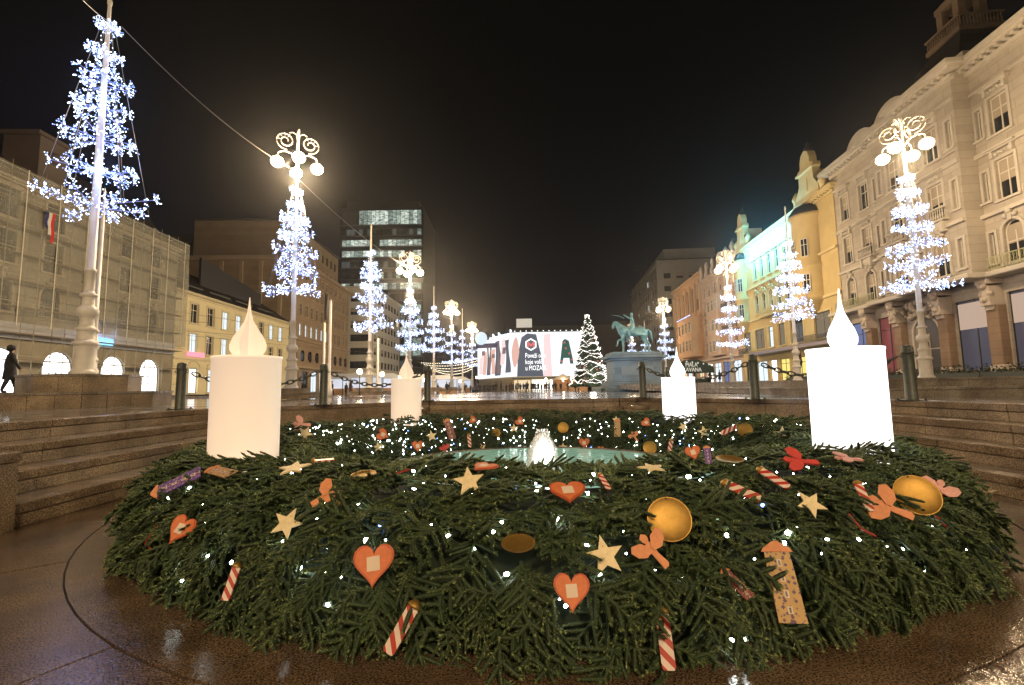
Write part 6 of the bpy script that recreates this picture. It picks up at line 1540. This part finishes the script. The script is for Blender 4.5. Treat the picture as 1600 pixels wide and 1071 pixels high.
def patternm(name, c1, c2):
    m = mat(name, c1, .6); nt = m.node_tree; b = nt.nodes['Principled BSDF']; g = nt.nodes.new('ShaderNodeTexCoord'); v = nt.nodes.new('ShaderNodeTexVoronoi'); v.inputs['Scale'].default_value = 17; v.distance = 'MANHATTAN'
    r = nt.nodes.new('ShaderNodeValToRGB'); r.color_ramp.elements[0].position = .42; r.color_ramp.elements[0].color = (*c2, 1); r.color_ramp.elements[1].position = .55; r.color_ramp.elements[1].color = (*c1, 1)
    nt.links.new(g.outputs['Object'], v.inputs[0]); nt.links.new(v.outputs['Distance'], r.inputs[0]); nt.links.new(r.outputs[0], b.inputs['Base Color']); return m
M_PATT = patternm('ornate_panel', (.52, .33, .13), (.13, .07, .14)); M_PATP = patternm('purple_panel', (.10, .04, .30), (.42, .26, .14)); M_PATD = patternm('dark_panel', (.20, .05, .04), (.4, .3, .3))
star_pts = [(r*sin(a), r*cos(a)) for a, r in [(pi*i/5, .5 if i % 2 == 0 else .215) for i in range(10)]]
def heart_pts(s=1.): return [(s*.5*(16*sin(t)**3)/16.5, s*.5*(13*cos(t)-5*cos(2*t)-2*cos(3*t)-cos(4*t))/15.) for t in np.linspace(0, 2*pi, 33)[:-1]]
ang_body = [(-.06, -.5), (.08, -.5), (.13, -.42), (.07, -.1), (.10, .08), (.09, .2), (.05, .25), (.10, .32), (.10, .42), (.0, .5), (-.10, .42), (-.10, .32), (-.05, .25), (-.10, .16), (-.08, -.1)]
ang_wing = [(0, .04), (.18, .28), (.42, .34), (.52, .22), (.44, .02), (.25, -.10), (.02, -.06)]
OM = {}
def om(k, f):
    if k not in OM: OM[k] = f()
    return OM[k]
def to_frame(p, n, size, rot, w, lift=.05):
    """a matrix at p whose local z looks out of the fir, tilted w towards the viewer"""
    tc_ = (O-p).normalized(); up = Vector((0, 0, 1)); z = (n*(1-w)+tc_*w).normalized() if w >= .3 else (n*(.30+w)+up*(.7-w)+tc_*w*.4).normalized(); y = (up - z*up.dot(z)).normalized(); x = y.cross(z)
    M = Matrix((x, y, z)).transposed().to_4x4(); return Matrix.Translation(p + z*lift) @ M @ Matrix.Rotation(radians(rot), 4, 'Z') @ Matrix.Scale(size, 4)
BOW = None
def ornament(kind, px, py, wpx, rot, w, label, mvar=None, off=.15, sx=1.):
    h = hit(px, py, off)
    if h is None: print('miss', kind, px, py); return
    p, n = h; dist = (p-O).length; size = wpx/FPX*dist*.90/ (1+ .25*((px-800)/FPX)**2)
    names = {'star': ('wooden_star', 'star ornament', 'wooden stars on the wreath'), 'heart': ('wooden_heart', 'heart ornament', 'wooden hearts on the wreath'), 'disc': ('gold_dish', 'gold dish', 'gold dishes on the wreath'),
             'candy': ('candy_stick', 'candy stick', 'striped candy sticks on the wreath'), 'angel': ('wooden_angel', 'angel ornament', 'wooden angels on the wreath'), 'panel': ('gabled_panel', 'panel ornament', 'gabled house panels on the wreath')}
    nm, cat, grp = names[kind]
    root = empty(nm, p, 0, label, cat, grp); M = to_frame(p, n, size, rot, w, .02 if p.y < CY else .05); root.matrix_world = M
    if sx != 1: root.scale.x *= sx
    t = .012/size
    if kind == 'star': put(om('star', lambda: outline('star', star_pts, .05, M_CREAM)), 'plate', root); put(om('hole', lambda: MB().lathe([(.012, 0), (.012, .004)], 8).mesh('hole', M_FRAMED)), 'hanging_hole', root, (0, .22, .051))
    elif kind == 'heart':
        put(om('heart', lambda: outline('heart', heart_pts(1.), .05, M_HRIM)), 'plate', root); put(om('heart2', lambda: outline('heart', heart_pts(.88), .07, M_HEART)), 'raised_face', root, (0, .0, 0))
        put(om('tag', lambda: MB().box(-.15, .15, -.17, .15, .071, .078).mesh('tag', M_PAPER)), 'paper_tag', root, (0, -.02, 0), (0, 0, .08))
    elif kind == 'disc':
        def f():
            b = MB(); prof = [(0, .0), (.16, .012), (.30, .045), (.42, .095), (.485, .14), (.5, .15), (.497, .16), (.47, .135), (.4, .085), (.28, .04), (.14, .018), (.0, .012)][::1]
            vs = [(r*cos(2*pi*k/32), r*sin(2*pi*k/32), z*.55) for r, z in prof for k in range(32)]
            b.add(vs, [(i*32+k, i*32+(k+1) % 32, (i+1)*32+(k+1) % 32, (i+1)*32+k) for i in range(len(prof)-1) for k in range(32)], 0, True); return b.mesh('dish', M_GOLD)
        put(om('dish', f), 'dish', root)
        put(om('knob', lambda: MB().lathe([(.02, .0), (.02, .02), (.0, .025)], 8).mesh('knob', M_METAL)), 'hanging_pin', root, (0, .46, .08))
    elif kind == 'candy':
        put(om('candy', lambda: outline('stick', [(-.125, -.45), (-.09, -.5), (.09, -.5), (.125, -.45), (.125, .44), (-.125, .44)], .07, M_CANDY)), 'stick', root)
        put(om('ccap', lambda: MB().lathe([(.15, 0), (.145, .05), (.08, .12), (.02, .15)], 12).mesh('cap', M_GOLD)), 'cap', root, (0, .41, .035), (-pi/2, 0, 0))
    elif kind == 'angel':
        m = {'r': M_ANGR, 'p': M_ANGP}.get(mvar, M_ANG); kk = mvar or 's'
        put(om('ab'+kk, lambda: outline('body', ang_body, .07, m)), 'body', root)
        wm = om('aw'+kk, lambda: outline('wing', ang_wing, .045, m)); put(wm, 'wing', root, (0, .05, .075)); o = put(wm, 'wing', root, (0, .05, .08), (0, pi, 0)); o.location.z = .12
    elif kind == 'panel':
        m = {'p': M_PATP, 'd': M_PATD}.get(mvar, M_PATT); kk = mvar or 's'
        put(om('pn'+kk, lambda: outline('panel', [(-.17, -.5), (.18, -.5), (.16, .36), (-.16, .36)], .03, m)), 'panel', root)
        put(om('pg', lambda: outline('gable', [(-.2, .36), (.2, .36), (.17, .41), (.03, .5), (-.03, .5), (-.17, .41)], .05, M_ANG)), 'gable', root)
        wm = om('pw', lambda: MB().box(-.03, .03, -.045, .045, .031, .036).box(-.012, .012, -.03, .03, .0365, .038, 1).mesh('window', [M_PAPER, M_FRAMED]))
        for i in range(4): put(wm, 'window', root, (0, .22-.19*i, 0))
    return root
T = [('star', 733, 755, 54, 8, .55, 'cream wooden star in front of the water, left of the jet'), ('star', 460, 736, 52, 20, .25, 'cream wooden star lying flat just right of the big peach candle'),
     ('star', 450, 820, 50, -22, .5, 'tilted cream star below the big peach candle'), ('star', 945, 870, 62, 12, .6, 'large cream wooden star between the lower right heart and the gold dish'),
     ('star', 1265, 790, 46, 30, .35, 'pale star half buried in fir below the big white candle'), ('star', 1018, 736, 46, 10, .1, 'cream star lying flat at the water edge right of the jet'),
     ('heart', 287, 827, 44, -18, .35, 'orange red heart on the left flank of the wreath'), ('heart', 585, 880, 64, 2, .6, 'largest orange red heart with paper tag, left of centre'),
     ('heart', 893, 922, 57, 0, .6, 'lowest orange red heart with paper tag, near the bottom centre'), ('heart', 887, 772, 62, 2, .25, 'flattened looking heart with tag right under the water jet'), ('heart', 757, 734, 46, -30, .05, 'heart lying flat at the water edge above the cream star'),
     ('disc', 1045, 813, 68, 5, .7, 'largest round gold dish right of centre'), ('disc', 810, 857, 54, 0, .0, 'oval looking gold dish in the middle of the wreath front'), ('disc', 568, 749, 42, 0, .1, 'gold dish lying flat left of the cream star'),
     ('disc', 1430, 776, 60, 10, .6, 'gold dish on the right flank beside the pink angel'), ('disc', 1140, 724, 42, 0, .15, 'gold dish lying on the crest right of the water'),
     ('candy', 365, 910, 48, -8, .5, 'small striped candy stick on the lower left of the wreath'), ('candy', 630, 980, 72, -30, .5, 'tilted striped candy stick at the bottom left of centre'), ('candy', 1038, 997, 76, 3, .7, 'upright striped candy stick with gold cap at the bottom right of centre'),
     ('candy', 1157, 770, 56, 62, .5, 'striped candy stick lying right of the largest gold dish'), ('candy', 1207, 750, 48, 50, .5, 'striped candy stick beside the red angel'), ('candy', 944, 756, 32, 25, .4, 'tiny striped candy stick right of the flattened heart'), ('candy', 1347, 778, 46, 5, .5, 'thin pale candy stick left of the orange flying angel'),
     ('angel', 508, 780, 52, -60, .5, 'orange angel below the gold dish on the left'), ('angel', 1020, 862, 58, 38, .65, 'salmon angel right under the largest gold dish'), ('angel', 1388, 795, 58, 60, .6, 'orange flying angel on the right flank'),
     ('angel', 1250, 725, 50, 80, .35, 'red angel lying left of the big white candle foot', 'r'), ('angel', 1464, 772, 46, -30, .5, 'pink angel right of the right flank gold dish', 'p'), ('angel', 1325, 722, 40, 70, .2, 'pink angel lying at the foot of the big white candle', 'p'),
     ('panel', 1222, 908, 108, 4, .65, 'tall gabled panel with blue and gold pattern on the right front'), ('panel', 1148, 915, 52, 22, .2, 'narrow dark gabled panel seen nearly edge on', 'd'), ('panel', 345, 741, 62, 78, .25, 'patterned brown panel lying at the foot of the big peach candle'),
     ('panel', 278, 758, 70, 128, .3, 'purple patterned panel with orange tip on the left flank', 'p'), ('candy', 505, 724, 34, 100, .2, 'pale pink striped stick right of the big peach candle')]
for t in T: ornament(*t[:7], *(t[7:]))
S = [('star', 590, 699, 15, 5, 'cream star on the back of the wreath, left of the small heart'), ('star', 674, 682, 17, 10, 'cream star right of the small peach candle foot'), ('star', 803, 670, 14, 0, 'small star high on the back of the wreath, left of the jet'), ('star', 753, 700, 14, 20, 'small star at the water edge behind, left of the jet'),
     ('star', 880, 699, 13, 0, 'small star at the water edge just right of the jet'), ('star', 1101, 676, 19, 12, 'pale star on the back right of the wreath'), ('star', 1068, 668, 14, 30, 'small star right at the foot of the small white candle'), ('star', 1223, 680, 24, 0, 'golden star left of the big white candle on the back flank'),
     ('star', 476, 678, 22, 40, 'star lying on the back left flank right of the big peach candle'), ('star', 963, 657, 12, 0, 'tiny star on the back crest behind the water'), ('heart', 652, 697, 17, 0, 'small heart on the back of the wreath below the small peach candle'),
     ('heart', 913, 692, 16, 0, 'small heart on the back of the wreath right of the jet'), ('heart', 1083, 708, 22, 15, 'salmon heart at the right end of the water'), ('heart', 597, 680, 18, 60, 'reddish heart lying left of the small peach candle foot'), ('heart', 812, 659, 14, 50, 'small heart lying on the back crest left of the jet'),
     ('heart', 739, 657, 12, 70, 'tiny heart lying on the back crest near the small peach candle'), ('heart', 1010, 661, 14, 50, 'tiny heart left of the small white candle foot'), ('heart', 939, 702, 10, 0, 'tiny heart at the far water edge, right of the jet'), ('disc', 775, 677, 13, 0, 'small gold dish on the back of the wreath left of the jet'),
     ('disc', 880, 669, 16, 0, 'small gold dish on the back of the wreath right of the jet'), ('disc', 1016, 700, 19, 0, 'round gold ball like dish at the right of the water'), ('disc', 1165, 673, 20, 0, 'gold dish on the back right flank'), ('panel', 702, 671, 24, 15, 'dark red panel on the back left of the wreath'),
     ('panel', 965, 669, 20, 0, 'small red topped panel on the back of the wreath behind the water'), ('panel', 1106, 712, 20, 5, 'small purple grey panel right of the water end'), ('candy', 733, 689, 15, 5, 'small striped stick on the back left above the water'), ('candy', 1048, 699, 17, -10, 'small striped stick right of the gold ball like dish'),
     ('candy', 1141, 673, 20, -60, 'striped stick lying on the back right flank'), ('angel', 695, 702, 15, 20, 'red angel at the left end of the water'), ('angel', 992, 683, 16, 30, 'orange angel on the back right above the water'), ('angel', 471, 665, 24, 80, 'pale pink angel lying beside the big peach candle on the back flank')]
for k, x, y, s_, rt, lb in S: ornament(k, x, y, s_*(1.15 if k not in ('panel', 'candy') else 1.5), rt, .75, lb, {'dark red panel on the back left of the wreath': 'd', 'red angel at the left end of the water': 'r', 'pale pink angel lying beside the big peach candle on the back flank': 'p', 'small purple grey panel right of the water end': 'p'}.get(lb), off=.16)
# red cords, a fallen paper, leaf litter
for i, (pts, lb) in enumerate((([(1326, 803), (1345, 826), (1368, 838)], 'thin red cord lying on the right flank of the wreath'), ([(1462, 806), (1484, 829)], 'short pink stick on the far right flank'), ([(593, 744), (615, 741), (640, 734)], 'red cord on the crest left of the water'), ([(238, 860), (226, 850), (245, 820)], 'dark red cord on the left flank'))):
    P_ = [hit(x, y, .13)[0] for x, y in pts]; r = empty('red_cord', P_[0], 0, lb, 'cord'); b = MB(); b.path([p-P_[0] for p in P_], .008, 5); b.build('strand', mat('red_cord', (.35, .03, .02), .5), r)
pp = onz(1537, 771, .02); r = empty('crumpled_wrapper', (pp.x, pp.y, .0), 0, 'crumpled purple and cream wrapper lying at the foot of the right steps', 'litter')
b = MB(); rr = random.Random(4)
for i in range(9): x = -.22+i*.055; b.add([(x, rr.uniform(-.05, .05), rr.uniform(.005, .06)), (x+.08, rr.uniform(-.05, .05), .006), (x+.05, rr.uniform(.0, .1), rr.uniform(.02, .08)), (x-.02, .06, .01)], [(0, 1, 2, 3)], 0 if i < 4 else 1)
b.build('foil', [mat('purple_foil', (.10, .03, .25), .3), mat('cream_foil', (.6, .5, .35), .4)], r)

# ================================================================== DAMP NIGHT AIR, ALSO ADDED AS LENS GLOW ROUND THE LAMPS
hz = MB().box(-120, 120, -45, 260, -1.3, 74).build('haze', None or bpy.data.materials.new('damp_glow_haze')); hz['kind'] = 'stuff'
hm = hz.data.materials[0]; hm.use_nodes = True; hm.node_tree.nodes.clear()
ho = hm.node_tree.nodes.new('ShaderNodeOutputMaterial'); hv = hm.node_tree.nodes.new('ShaderNodeVolumePrincipled')
hv.inputs['Density'].default_value = .00045; hv.inputs['Color'].default_value = (.9, .9, .9, 1); hv.inputs['Anisotropy'].default_value = .88
hm.node_tree.links.new(hv.outputs[0], ho.inputs['Volume'])
hz.display_type = 'WIRE'
